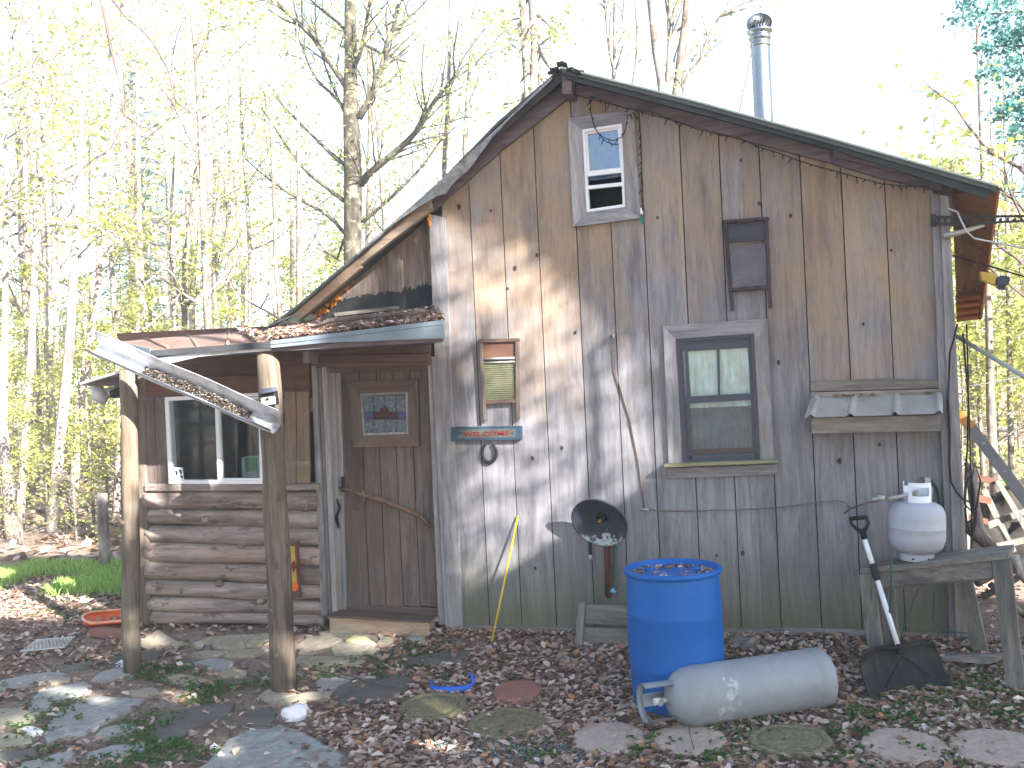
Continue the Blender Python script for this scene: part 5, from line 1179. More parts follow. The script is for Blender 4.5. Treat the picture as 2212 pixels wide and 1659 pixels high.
def rock(u_, v_, wpx, hpx, dpx, mat, label, name='rock', seed=0, cat='rock'):
    c = gnd(u_, v_); s_ = (c-EYE).length/2150; bm = bmesh.new(); bmesh.ops.create_icosphere(bm, subdivisions=4, radius=1)
    for v in bm.verts:
        n_ = 1 + .28*noise.noise(v.co*1.6 + V((seed, 0, 0))) + .10*noise.noise(v.co*4 + V((seed, 3, 0)))
        v.co = V((v.co.x*wpx/2*s_*n_, v.co.y*dpx/2*s_*n_, max(-.3, v.co.z)*hpx*s_*n_))
    me = bpy.data.meshes.new(name); bm.to_mesh(me); bm.free(); me.materials.append(mat)
    for p in me.polygons: p.use_smooth = True
    o = bpy.data.objects.new(name, me); C.objects.link(o); o.location = c; return tag(o, label, cat)
rock(637, 1548, 70, 24, 60, QZ, 'bright white rock in front of the middle post', 'white_rock', 3)
rock(463, 1622, 18, 14, 14, QZ, 'small white chalky lump at the tip of the largest blue flagstone', 'white_rock', 7)
rock(478, 1640, 22, 14, 16, QZ, 'jagged white chip next to the small chalky lump', 'white_rock', 9)
rock(520, 1402, 24, 16, 18, ST, 'tan cobble against the bottom log', 'cobble', 11)
rock(448, 1406, 26, 12, 18, SD, 'dark cobble beside the tan one at the log wall', 'cobble', 12)
# stepping stones
def paver(u_, v_, wpx, mat, label, h=.05, moss=False, seed=0):
    c = gnd(u_, v_, .03); r_ = wpx/2/2150*(c-EYE).dot(CAMR @ V((0, 0, -1))); c.z = G(c.x, c.y); CLEAR.append([(c.x + r_*.97*math.cos(i/12*6.283), c.y + r_*.97*math.sin(i/12*6.283)) for i in range(12)])
    gy = (G(c.x, c.y+.15) - G(c.x, c.y-.15))/.3
    prof = [(0, .032), (r_*.3, .032), (r_*.6, .032), (r_*.9, .032), (r_*.965, .028), (r_*.99, .018), (r_, .0), (r_, -.04)] if not moss else [(0, .034), (r_*.4, .034), (r_*.7, .034), (r_*.74, .026), (r_*.78, .036), (r_*.93, .036), (r_*.98, .02), (r_, 0), (r_, -.04)]
    m_ = MB(); m_.lathe(prof, Matrix.Rotation(math.atan(gy), 4, 'X'), 56)
    m_.v = [tuple(V(q) * (1 + .012*noise.noise(V(q)*14 + V((seed, 0, 0)))) + V((0, 0, .003*noise.noise(V(q)*30 + V((seed, 0, 9)))))) for q in m_.v]
    o = m_.build('stepping_stone', mat); o.location = c; return tag(o, label, 'stepping stone', 'round stepping stones')
paver(1119, 1489, 108, M['brick'], 'small smooth red round stepping stone')
paver(935, 1524, 156, M['paverm'], 'mossy round stepping stone right of the big dark slate', moss=True, seed=1)
paver(1096, 1560, 180, M['paverm'], 'mossy gravelly round stepping stone below the red one', moss=True, seed=2)
paver(1317, 1589, 162, M['paver'], 'round stepping stone left of the one under the lying gas tank', seed=3)
paver(1488, 1595, 166, M['paver'], 'round stepping stone just in front of the lying gas tank', seed=4)
paver(1706, 1596, 184, M['paverm'], 'rough double-rimmed round stepping stone right of centre', moss=True, seed=5)
paver(1953, 1607, 182, M['paver'], 'pinkish round stepping stone below the shovel', seed=6)
paver(2158, 1610, 204, M['paver'], 'round stepping stone cut by the right picture edge', seed=7)
# sticks on the ground
def stick(pts, r0, r1, label, mat='twig', name='stick', lift=.02):
    P = [gnd(u_, v_) + V((0, 0, lift)) for u_, v_ in pts]; m_ = MB(); n = len(P)
    m_.tube(P, [r0 + (r1-r0)*i/(n-1) for i in range(n)], 8, wob=.2); return tag(m_.build(name, M[mat]), label, 'stick')
stick([(958, 1388), (1000, 1392), (1050, 1400), (1105, 1412)], .022, .014, 'brown fallen pole right of the patio')
stick([(1060, 1420), (1130, 1428), (1190, 1431), (1236, 1434)], .018, .012, 'second brown stick lying beyond the red stepping stone')
stick([(1178, 1411), (1230, 1418), (1280, 1430), (1330, 1450), (1350, 1470)], .010, .004, 'thin grey forked twig left of the barrel')
stick([(668, 1460), (740, 1472), (800, 1485), (850, 1500), (912, 1502)], .005, .003, 'long thin twig lying across the big dark slate', lift=.045)
stick([(970, 1560), (1005, 1590), (1030, 1630), (1045, 1670)], .005, .003, 'thin twig at the bottom centre below the mossy stones')
stick([(1720, 1548), (1790, 1530), (1860, 1520), (1960, 1514), (2060, 1510), (2240, 1470)], .007, .005, 'long pale vine running right from the gas tank')
stick([(1500, 1640), (1490, 1600), (1490, 1560), (1488, 1545)], .003, .002, 'dry weed stalk in front of the lying tank', lift=.05)
stick([(1020, 1600), (1080, 1580), (1120, 1572)], .004, .002, 'small bare twig on the gravel')
stick([(700, 1462), (760, 1470), (812, 1471)], .012, .012, 'short pale split stick by the middle post', mat='barkp')
def inside(x, z, pl):
    c_ = False
    for i in range(len(pl)):
        (x0, z0), (x1, z1) = pl[i-1], pl[i]
        if (z0 > z) != (z1 > z) and x < (x1-x0)*(z-z0)/(z1-z0) + x0: c_ = not c_
    return c_
CLEARBB = [(min(p[0] for p in q), max(p[0] for p in q), min(p[1] for p in q), max(p[1] for p in q), q) for q in CLEAR]
def on_stone(x, y): return any(a < x < b and c < y < d and inside(x, y, q) for a, b, c, d, q in CLEARBB)
# ================================================================== ground cover
def in_quad(rr, us, vs_): return rr.uniform(*us), rr.uniform(*vs_)
PATCH = [(0, 90, 1440, 1470, 0), ]
GC = gnd(1090, 1625)
def lit_pt(rr):
    # uniform over the near ground in view, plus the strip beyond at left and right
    q = rr.random()
    if q < .70: x, y = rr.uniform(-4.9, 2.0), rr.uniform(-2.6, -.02)
    elif q < .95: x, y = rr.uniform(-9.5, -4.7), rr.uniform(-2.2, 2.4)
    else: x, y = rr.uniform(1.3, 4.5), rr.uniform(-.2, 6)
    # sparser on patio, gravel patch
    n_ = noise.noise(V((x*.9, y*.9, 11)))
    pat = sm(-2.3, -2.9, x) * sm(-5.4, -4.6, x) * sm(.2, -.2, y)
    gr = math.exp(-((x - GC.x)/.55)**2 - ((y - GC.y)/.22)**2)
    keep = 1 - .90*pat*(1 if n_ < .3 else .7) - .85*gr
    if rr.random() > keep: return None
    if q < .93 and rr.random() < .93 and on_stone(x, y): return None
    return V((x, y, G(x, y) + .004)), V((0, 0, 1))
tag(litter('leaf_litter', lit_pt, 64000, .012, .042, M['litter'], seed=77, lift=.03), kind='stuff')
def far_pt(rr):
    x, y = rr.uniform(-34, -4.5), rr.uniform(2, 26)
    if rr.random() < .2: x, y = rr.uniform(1.5, 14), rr.uniform(4, 24)
    return V((x, y, G(x, y) + .01)), V((0, 0, 1))
tag(litter('forest_litter', far_pt, 16000, .05, .12, M['litter'], seed=78, lift=.05), kind='stuff')
def grav(rr):
    x = rr.gauss(GC.x, .36); y = rr.gauss(GC.y, .16); return V((x, y, G(x, y) + .008)), V((0, 0, 1))
rr = random.Random(5); mb = MB()
for _ in range(5200):
    p, _u = grav(rr); s_ = rr.uniform(.003, .009); a_ = rr.uniform(0, 3)
    c_, s2 = math.cos(a_)*s_, math.sin(a_)*s_
    mb.add([p + V((c_, s2, 0)), p + V((-s2, c_, 0)), p + V((-c_, -s2, 0)), p + V((s2, -c_, 0)), p + V((0, 0, s_*.9)), p + V((0, 0, -s_))], [(0, 1, 4), (1, 2, 4), (2, 3, 4), (3, 0, 4)])
tag(mb.build('gravel', leafmat('gravel_chips', [(0, rgb(60, 66, 66)), (.5, rgb(98, 104, 102)), (1, rgb(150, 156, 156))], 0)), kind='stuff')
# small green plants
rr = random.Random(17); vs = []; fs = []
def herb(p, s_):
    for k_ in range(rr.randint(3, 6)):
        a_ = rr.uniform(0, 6.283); h = s_*rr.uniform(.5, 1.4); d = V((math.cos(a_), math.sin(a_), 0)); c_ = p + d*s_*rr.uniform(.3, 1) + V((0, 0, h)); sd_ = V((-d.y, d.x, 0))
        for f in (-.9, 0, .9):
            dd = (d*math.cos(f) + sd_*math.sin(f)); ss = V((-dd.y, dd.x, 0)); n0 = len(vs); L_ = s_*rr.uniform(.5, .8)
            vs.extend([c_, c_ + dd*L_*.5 + ss*L_*.32 + V((0, 0, .3*L_)), c_ + dd*L_ + V((0, 0, rr.uniform(-.2, .2)*L_)), c_ + dd*L_*.5 - ss*L_*.32 + V((0, 0, .3*L_))]); fs.append((n0, n0+1, n0+2, n0+3))
beds = [((s[0], s[1]), (s[2], s[3]), n) for s, n in [((250, 480, 1500, 1640), 200), ((0, 190, 1480, 1600), 150), ((280, 470, 1440, 1500), 170), ((420, 640, 1470, 1530), 70), ((660, 1010, 1400, 1475), 130), ((180, 380, 1560, 1659), 110),
        ((1500, 2212, 1525, 1659), 520), ((1800, 2212, 1490, 1560), 120), ((2040, 2212, 1440, 1500), 50), ((1380, 1560, 1570, 1655), 50), ((60, 260, 1290, 1340), 70), ((0, 500, 1600, 1659), 80), ((1620, 1760, 1535, 1570), 50), ((1100, 1400, 1600, 1659), 30)]]
for (u0, u1), (v0, v1), n_ in beds:
    for _ in range(n_):
        p = gnd(rr.uniform(u0, u1), rr.uniform(v0, v1))
        if noise.noise(V((p.x*2.2, p.y*2.2, 40))) > -.05 and not (on_stone(p.x, p.y) and rr.random() < .85): 
            for _k in range(2): herb(p + V((rr.gauss(0, .04), rr.gauss(0, .04), 0)), rr.uniform(.014, .032))
me = bpy.data.meshes.new('ground_plants'); me.from_pydata([tuple(v) for v in vs], [], fs); me.materials.append(M['herb']); o = bpy.data.objects.new('ground_plants', me); C.objects.link(o); o['kind'] = 'stuff'
# grass strip at back left
vs = []; fs = []
for _ in range(15000):
    p = gnd(rr.uniform(-160, 300), rr.uniform(1229, 1286) + rr.gauss(0, 4))
    if noise.noise(V((p.x*.8, p.y*.8, 2))) < -.35: continue
    h = rr.uniform(.05, .15); a_ = rr.uniform(0, 6.28); d = V((math.cos(a_), math.sin(a_), 0)); ln = V((rr.gauss(0, .35)*h, rr.gauss(0, .35)*h, 0)); n0 = len(vs)
    vs.extend([p - d*.006, p + d*.006, p + d*.004 + ln*.4 + V((0, 0, h*.6)), p + ln + V((0, 0, h)), p - d*.004 + ln*.4 + V((0, 0, h*.6))]); fs.append((n0, n0+1, n0+2, n0+3, n0+4))
for _ in range(5000):
    x = rr.uniform(1.6, 9); y = rr.uniform(3.5, 14); p = V((x, y, G(x, y))); h = rr.uniform(.05, .2); a_ = rr.uniform(0, 6.28); d = V((math.cos(a_), math.sin(a_), 0)); ln = V((rr.gauss(0, .35)*h, rr.gauss(0, .35)*h, 0)); n0 = len(vs)
    vs.extend([p - d*.01, p + d*.01, p + d*.006 + ln*.4 + V((0, 0, h*.6)), p + ln + V((0, 0, h)), p - d*.006 + ln*.4 + V((0, 0, h*.6))]); fs.append((n0, n0+1, n0+2, n0+3, n0+4))
me = bpy.data.meshes.new('grass'); me.from_pydata([tuple(v) for v in vs], [], fs); me.materials.append(M['grass']); o = bpy.data.objects.new('grass', me); C.objects.link(o); o['kind'] = 'stuff'
# ================================================================== trees
class Leaves:
    def __init__(s): s.v = []; s.f = []
    def leaf(s, p, size, rr, flat=.6):
        a_ = rr.uniform(0, 6.283); n_ = V((rr.gauss(0, flat), rr.gauss(0, flat), 1)).normalized()
        t = n_.cross(V((math.cos(a_), math.sin(a_), .01))).normalized(); b = n_.cross(t); k = len(s.v)
        s.v += [p + t*size, p + b*size*.55, p - t*size*.8, p - b*size*.55]; s.f.append((k, k+1, k+2, k+3))
    def cluster(s, p, n, rad_, size, rr, flat=.6):
        for _ in range(n): s.leaf(p + V((rr.gauss(0, rad_), rr.gauss(0, rad_), rr.gauss(0, rad_*.55))), size*rr.uniform(.6, 1.3), rr, flat)
    def build(s, name, mat, parent):
        me = bpy.data.meshes.new(name); org = V((0, 0, 0)); q = parent
        while q: org += q.location; q = q.parent
        me.from_pydata([tuple(v - org) for v in s.v], [], s.f); me.materials.append(mat)
        o = bpy.data.objects.new(name, me); C.objects.link(o); o.parent = parent; return o
def branch(mb, lv, p, d, L, r, depth, rr, P):
    n = 6 if depth else 4; pts = [p]; q = p; dd = d.normalized()
    for i in range(n):
        dd = (dd + V((rr.gauss(0, P['wig']), rr.gauss(0, P['wig']), rr.gauss(0, P['wig']*.6) + P['up']))).normalized(); q = q + dd*L/n; pts.append(q)
    rs = [r*(1 - .75*i/n) for i in range(n+1)]
    mb.tube(pts, rs, 6 if r > .03 else 4 if r > .008 else 3, cap=False)
    if depth > 0:
        for k in range(rr.randint(*P['kids'])):
            i = rr.randint(1, n); a_ = rr.uniform(0, 6.283); sd_ = dd.orthogonal().normalized(); sd_ = Matrix.Rotation(a_, 3, dd) @ sd_
            nd = (dd*.75 + sd_*.75).normalized(); branch(mb, lv, pts[i], nd, L*rr.uniform(.4, .62), rs[i]*.6, depth-1, rr, P)
    if depth <= 1 and lv is not None:
        for i in range(1, n+1):
            if rr.random() < P['ldens']: lv.cluster(pts[i], P['ln'], P['lr'], P['ls'], rr, P.get('flat', .6))
    return pts
def hardwood(loc, h, r, rr, label, grp, bark, leafm, P, first=.35, nb=16, lean=(0, 0), name='forest_tree', crown='crown'):
    t = thing(name, label, 'tree', loc, grp); mb = MB(); lv = Leaves(); n = 14; loc = V(loc); pts = []
    for i in range(n+1):
        k = i/n; pts.append(loc + V((lean[0]*k*h + .02*h*noise.noise(V((k*2.5, loc.x, 1))), lean[1]*k*h + .02*h*noise.noise(V((k*2.5, loc.y, 9))), h*k - .15)))
    rs = [r*(1.25 if i == 0 else 1)*(1 - .8*(i/n)) for i in range(n+1)]
    mb.tube(pts, rs, 10, wob=.12)
    for b_ in range(nb):
        k = first + (1-first)*(b_ + rr.random())/nb; i = k*n; i0 = min(n-1, int(i)); p = pts[i0].lerp(pts[i0+1], i - i0); a_ = rr.uniform(0, 6.283)
        el = rr.uniform(.25, .9); d = V((math.cos(a_)*math.cos(el), math.sin(a_)*math.cos(el), math.sin(el)))
        branch(mb, lv, p, d, h*P['bl']*(1.15-k)*rr.uniform(.7, 1.2), r*.42*(1.1-k), 2, rr, P)
    mb.build('trunk', bark, t); lv.build(crown, leafm, t); return t
def hemlock(loc, h, r, rr, label, grp, name='evergreen_tree'):
    t = thing(name, label, 'tree', loc, grp); mb = MB(); lv = Leaves(); loc = V(loc)
    mb.tube([loc + V((0, 0, -.15)), loc + V((.05, 0, h*.5)), loc + V((0, 0, h))], [r, r*.6, r*.08], 8)
    nb = int(h*7)
    for b_ in range(nb):
        k = .12 + .86*b_/nb; a_ = b_*2.4 + rr.random(); L = h*.26*(1.05-k)*rr.uniform(.6, 1.2); d = V((math.cos(a_), math.sin(a_), 0)); p = loc + V((0, 0, h*k)); q = p + d*L*.5 + V((0, 0, -.02*L)); e = p + d*L + V((0, 0, -.22*L))
        mb.tube([p, q, e], [r*.16, r*.09, .004], 4, cap=False); sd_ = V((-d.y, d.x, 0))
        for j in range(int(8 + L*16)):
            f = rr.random()**.7; c_ = p.lerp(q, f*2) if f < .5 else q.lerp(e, f*2-1); w_ = (1.1-f)*L*.38
            lv.cluster(c_ + sd_*rr.uniform(-w_, w_) + V((0, 0, -rr.random()*.08)), 3, .06, .055, rr, .35)
    mb.build('trunk', M['bark'], t); lv.build('crown', M['leafd'], t); return t
PP = dict(wig=.12, up=.045, kids=(2, 4), ldens=.55, ln=3, lr=.16, ls=.055, bl=.26)
PU = dict(wig=.16, up=.03, kids=(2, 4), ldens=.55, ln=4, lr=.12, ls=.05, bl=.34)
PB = dict(wig=.14, up=.04, kids=(2, 4), ldens=.16, ln=3, lr=.12, ls=.05, bl=.26)
rT = random.Random(101)
def gp_(x, y): return V((x, y, G(x, y)))
# prototypes stand in the wood themselves; copies are placed around
protos = []
spots0 = [(-13, 9), (-13.5, 12.5), (-17, 14), (-10, 20), (-14, 19)]
labs = ['slim grey hardwood in fresh yellow leaf in the wood', 'tall hardwood with thin upswept branches in the wood', 'leaning young hardwood with sparse leaves in the wood', 'straight pale trunked hardwood in the wood', 'slender bare hardwood with few leaves in the wood']
for i, (x, y) in enumerate(spots0):
    protos.append(hardwood(gp_(x, y), rT.uniform(12, 16), rT.uniform(.08, .13), random.Random(i+1), labs[i], 'hardwoods of the surrounding wood', M['barkp'] if i in (0, 3) else M['bark'], M['leafs'], PP if i != 4 else PB, first=.28, nb=15, lean=(rT.uniform(-.05, .05), 0)))
us0 = [(-9.4, 6.5), (-12.5, 7.2), (3.9, 9)]
ulab = ['low bushy understory sapling in yellow green leaf', 'spreading young tree with yellow green leaves under the wood', 'thin many-stemmed sapling in fresh leaf']
unders = [hardwood(gp_(x, y), rT.uniform(3.2, 5), .03, random.Random(i+20), ulab[i], 'understory saplings', M['bark'], M['leafu'], PU, first=.06, nb=13, name='sapling') for i, (x, y) in enumerate(us0)]
hems = [hemlock(gp_(-15.5, 16), 11, .16, random.Random(30), 'dark green hemlock among the yellow hardwoods', 'hemlocks of the wood'), hemlock(gp_(7.5, 15), 9, .14, random.Random(31), 'bushy hemlock far behind at the right', 'hemlocks of the wood')]
def place(arr, x, y, s=1.0):
    o = dup(arr, gp_(x, y) + V((0, 0, -.05)), rT.uniform(0, 6.283), s); return o
XL = -4.75
cnt = 0
def blocked(x, y, m=.8):
    if -6 < x < 2.3 and -3 < y < 5.2: return True
    d = V((x, y, 0)) - V((0, -6.8, 0))
    return False
placed = []
def far_ok(x, y, dmin):
    return all((x-a)**2 + (y-b)**2 > dmin*dmin for a, b in placed)
def scatter(arrs, n, dist, az, dmin, smin, smax):
    k = 0; tries = 0
    while k < n and tries < n*40:
        tries += 1; d = rT.uniform(*dist); a_ = rad(rT.uniform(*az)); x = math.sin(a_)*d; y = -6.8 + math.cos(a_)*d
        if blocked(x, y) or not far_ok(x, y, dmin): continue
        placed.append((x, y)); place(rT.choice(arrs), x, y, rT.uniform(smin, smax)); k += 1
# azimuth is measured from +y, negative to the left; the view spans about -41..+13 degrees
scatter(protos, 15, (15, 24), (-44, -27), 1.4, .6, 1.0)
scatter(protos, 40, (22, 46), (-44, -9), 1.6, .6, 1.1)
scatter(protos, 20, (16, 44), (12.2, 18), .9, .4, .62)
scatter(unders, 26, (14.5, 24), (-44, -20), .8, .5, 1.0)
scatter(unders, 12, (13, 18), (-44, -26), .8, .3, .55)
scatter(unders, 26, (24, 42), (-44, -10), 1.2, .9, 1.7)
scatter(unders, 16, (12, 30), (10, 17), .8, .6, 1.2)
scatter(hems, 10, (22, 40), (-44, -12), 2, .6, 1.1)
scatter(hems, 3, (24, 38), (12, 17), 2, .4, .6)
# trees one can single out, traced from the picture at their own distance
def traced(name, trunk, limbs, y, label, bark, leafm, P, tw=(0, .5), grp=None, rpx=20, root=None, sub=2, seed=1, dy=.0, base=True, twl=1.1):
    rr = random.Random(seed); mb = MB(); lv = Leaves(); s_ = lambda u_, v_, yy: (at(u_, v_, yy) - EYE).dot(CAMR @ V((0, 0, -1)))/2150
    T_ = [at(u_, v_, y) for u_, v_, w_ in trunk]; R_ = [w_/2*s_(u_, v_, y) for u_, v_, w_ in trunk]
    if base:
        f = T_[-1]; g0 = V((f.x, f.y, G(f.x, f.y) - .1))
        if f.z - g0.z > .3: T_.append(V((f.x, f.y, g0.z))); R_.append(R_[-1]*1.15)
    top_ext = T_[0] + (T_[0]-T_[1]).normalized()*2.5; T_ = [top_ext] + T_; R_ = [R_[0]*.5] + R_
    t = thing(name, label, 'tree', V((T_[-1].x, T_[-1].y, T_[-1].z)), grp)
    mb.tube(T_, R_, 12, wob=.12, seed=seed)
    for L in limbs:
        w0, w1 = L[0]; k0 = rr.uniform(-dy, dy); n_ = len(L)-1
        pts = [at(u_, v_, y + k0*i/n_) for i, (u_, v_) in enumerate(L[1:])]; sc_ = s_(*L[1], y)
        mb.tube(pts, [(w0 + (w1-w0)*i/(n_-1))/2*sc_ for i in range(n_)], 7, wob=.15)
        for i in range(1, n_):
            for _ in range(sub):
                q = pts[i-1].lerp(pts[i], rr.random()); dd = (pts[i]-pts[i-1]).normalized(); sd_ = Matrix.Rotation(rr.uniform(0, 6.28), 3, dd) @ dd.orthogonal().normalized()
                branch(mb, lv, q, (dd*.8 + sd_*.7 + V((0, 0, .2))), twl*rr.uniform(.5, 1.3), w1*.4*sc_, 1, rr, P)
    mb.build('trunk', bark, t)
    if lv.v: lv.build('crown', leafm, t)
    return t
PT = dict(wig=.13, up=.03, kids=(2, 4), ldens=.5, ln=4, lr=.13, ls=.06, bl=.3)
PM = dict(wig=.13, up=.03, kids=(2, 4), ldens=.34, ln=3, lr=.12, ls=.042, bl=.3)
PN = dict(wig=.13, up=.03, kids=(1, 3), ldens=.18, ln=3, lr=.08, ls=.05, bl=.3)
traced('maple_tree', [(756, -10, 22), (757, 60, 26), (758, 140, 28), (757, 230, 32), (761, 330, 36), (762, 430, 38), (762, 540, 40), (764, 600, 42)],
 [[(8, 3), (742, 230), (716, 203), (686, 174), (672, 150), (660, 122), (648, 90), (634, 52)],
  [(10, 3), (745, 356), (715, 332), (686, 304), (650, 268), (613, 230), (595, 208)],
  [(10, 3), (743, 434), (705, 405), (669, 378), (640, 345), (617, 312), (590, 270), (565, 234)],
  [(9, 3), (743, 503), (722, 478), (695, 456), (651, 434), (620, 415), (591, 395), (560, 370), (530, 343)],
  [(17, 6), (780, 398), (796, 376), (825, 352), (855, 328), (881, 304), (900, 284), (916, 260), (930, 232), (946, 208), (970, 182), (994, 152)],
  [(17, 9), (775, 255), (790, 228), (803, 204), (815, 170), (825, 143), (832, 112), (838, 87), (850, 60), (860, 10)],
  [(9, 3), (782, 480), (816, 452), (851, 421), (885, 388), (916, 356), (940, 320), (964, 286), (994, 234)],
  [(12, 6), (757, 160), (777, 120), (790, 60), (800, -10)],
  [(6, 3), (742, 240), (720, 190), (705, 150), (690, 100), (672, 40)],
  [(6, 2), (742, 520), (728, 560), (700, 540), (672, 500)],
  [(13, 7), (750, 190), (700, 115), (677, 82), (647, 52), (618, 25), (590, -10)], [(9, 4), (757, 75), (772, 87), (825, 117), (877, 134)], [(8, 4), (757, 75), (729, 48), (700, 26), (660, -10)]],
 8.5, 'big maple with mossy bark rising directly behind the sloping roof', M['mossbark'], M['leafs'], PM, seed=2, dy=1.6, sub=2, twl=1.0)
0 and traced('overhead_limb_tree', [(560, -120, 22), (520, 500, 28)], [[(13, 7), (590, -10), (618, 25), (647, 52), (677, 82), (700, 110)], [(10, 4), (660, -10), (700, 26), (729, 48), (772, 87), (825, 117), (877, 134)], [(6, 3), (725, -5), (745, 40), (770, 84), (800, 120)]],
 6.0, 'tree whose dark limbs slant in from the top left of the maple', M['twig'], M['leafs'], PN, seed=5, dy=.6, sub=1, twl=.7)
G4 = 'tree tops standing behind the roof'
traced('twin_tree', [(1129, -5, 13), (1131, 60, 15), (1135, 120, 16), (1140, 200, 16), (1150, 420, 18)], [[(17, 17), (1147, -20), (1151, 30), (1155, 90), (1154, 140), (1150, 210), (1150, 300)], [(5, 2), (1131, 110), (1110, 100), (1096, 88)], [(4, 2), (1158, 100), (1176, 90), (1190, 80)]],
 11, 'twin trunk just left of the roof peak', M['bark'], M['leafs'], PT, grp=G4, seed=6, dy=.0, sub=2, twl=.9)
traced('forked_tree', [(1327, 60, 7), (1328, 110, 8), (1326, 170, 10), (1332, 420, 14)], [[(8, 4), (1326, 150), (1318, 118), (1312, 70), (1308, 20), (1300, -20)], [(5, 3), (1330, 150), (1344, 110), (1346, 40), (1348, -10)]],
 12, 'thin forked tree top right of the peak', M['bark'], M['leafs'], PN, grp=G4, seed=7, dy=.5, twl=1.0)
traced('slim_tree', [(1372, -10, 6), (1378, 70, 7), (1376, 130, 8), (1368, 180, 9), (1370, 420, 13)], [[(4, 2), (1374, 140), (1392, 120), (1412, 100)]], 12.5, 'single slim tree top in the middle of the roof gap', M['bark'], M['leafs'], PN, grp=G4, seed=8, twl=.9)
traced('triple_tree', [(1404, -10, 15), (1410, 50, 16), (1416, 110, 17), (1428, 170, 20), (1436, 220, 26), (1440, 450, 30)], [[(13, 10), (1437, 200), (1444, 150), (1447, 90), (1446, 40), (1450, -20)]], 10, 'trunk of two mossy stems nearest the stovepipe side', M['bark'], M['leafs'], PN, grp=G4, seed=9, twl=.8)
traced('right_stem_tree', [(1487, -10, 19), (1482, 50, 20), (1474, 100, 20), (1468, 150, 20), (1462, 210, 22), (1460, 450, 26)], [[(9, 5), (1468, 210), (1480, 175), (1500, 145), (1514, 126), (1525, 95), (1540, 60), (1557, 35), (1590, 15), (1625, -4)]], 10.2, 'thick stem with one long crooked branch reaching right', M['bark'], M['leafs'], PN, grp=G4, seed=10, twl=.6)
G5 = 'pale trunks at the left'
traced('pale_tree', [(178, 235, 10), (172, 340, 13), (168, 450, 16), (158, 600, 19), (150, 750, 21), (138, 880, 22), (125, 1000, 24), (112, 1150, 26), (107, 1240, 30)], [[(5, 2), (170, 500), (140, 470), (100, 440), (60, 430)], [(5, 2), (165, 560), (200, 520), (236, 500), (280, 480)]], 5.2, 'thickest of the pale sunlit trunks at left', M['barkp'], M['leafs'], PT, grp=G5, seed=11, twl=.9)
traced('pale_tree', [(238, 310, 8), (226, 400, 11), (214, 500, 14), (214, 600, 15), (206, 680, 16), (188, 760, 17), (172, 900, 18), (160, 1060, 20), (150, 1240, 24)], [[(4, 2), (216, 560), (250, 520), (290, 510)]], 5.8, 'bending pale trunk right of the thickest one', M['barkp'], M['leafs'], PT, grp=G5, seed=12, twl=.9)
traced('pale_tree', [(92, 240, 7), (86, 400, 10), (76, 560, 13), (68, 760, 15), (58, 900, 16), (46, 1080, 18), (38, 1240, 22)], [[(4, 2), (84, 450), (50, 430), (10, 440)]], 5.6, 'straight pale trunk left of the thickest one', M['barkp'], M['leafs'], PT, grp=G5, seed=13, twl=.9)
traced('pale_tree', [(12, 260, 8), (12, 500, 11), (10, 800, 14), (8, 1240, 16)], [[(4, 2), (14, 300), (60, 270), (92, 262)]], 5.4, 'pale trunk at the very left edge of the photo', M['barkp'], M['leafs'], PT, grp=G5, seed=14, twl=.9)
traced('pale_tree', [(298, 300, 7), (300, 440, 10), (305, 600, 12), (312, 760, 13), (318, 930, 14), (320, 1100, 15)], [], 6.8, 'slender pale trunk standing over the small left roof', M['barkp'], M['leafs'], PT, grp=G5, seed=15)
traced('grey_tree', [(425, 340, 8), (412, 480, 11), (400, 560, 13), (400, 700, 16), (404, 820, 17)], [[(7, 3), (404, 660), (440, 620), (480, 560), (520, 520)], [(6, 3), (402, 690), (380, 620), (360, 520)]], 7.5, 'grey fork-branched tree above the rusty porch roof', M['bark'], M['leafs'], PT, grp='grey trunks behind the porch', seed=16, dy=.5, twl=.9)
traced('grey_tree', [(588, 330, 6), (594, 480, 8), (594, 560, 9), (604, 660, 11), (608, 720, 12)], [], 7.2, 'thin dark tree left of the maple', M['bark'], M['leafs'], PT, grp='grey trunks behind the porch', seed=17)
traced('grey_tree', [(645, 380, 8), (646, 480, 12), (646, 560, 13), (646, 660, 14)], [], 8.2, 'grey trunk close at the left of the maple', M['bark'], M['leafs'], PT, grp='grey trunks behind the porch', seed=18)
traced('grey_tree', [(796, 120, 8), (800, 250, 11), (798, 400, 13), (796, 540, 15)], [[(5, 2), (800, 300), (820, 260), (840, 200)]], 10.5, 'dark stem immediately right of the maple', M['bark'], M['leafs'], PT, grp='grey trunks behind the porch', seed=19)
traced('grey_tree', [(972, 20, 6), (970, 150, 8), (966, 260, 10), (960, 360, 12)], [[(4, 2), (970, 200), (990, 150), (1000, 90)]], 11.5, 'thin tree over the left roof slope, left one of two', M['bark'], M['leafs'], PT, grp='grey trunks behind the porch', seed=20)
traced('grey_tree', [(1025, 40, 6), (1014, 150, 8), (1008, 240, 10), (1004, 320, 12)], [[(4, 2), (1010, 230), (1030, 180), (1042, 130)]], 11, 'thin tree over the left roof slope, nearest the peak', M['bark'], M['leafs'], PT, grp='grey trunks behind the porch', seed=21)
p = gnd(228, 1236); mb = MB(); mb.tube([p + V((0, 0, -.1)), p + V((0, 0, .6)), at(221, 1066, p.y)], [.06, .055, .05], 12, wob=.15); tag(mb.build('tree_stump', M['barkp']), 'tall pale snapped stump beyond the grass behind the left post', 'stump')
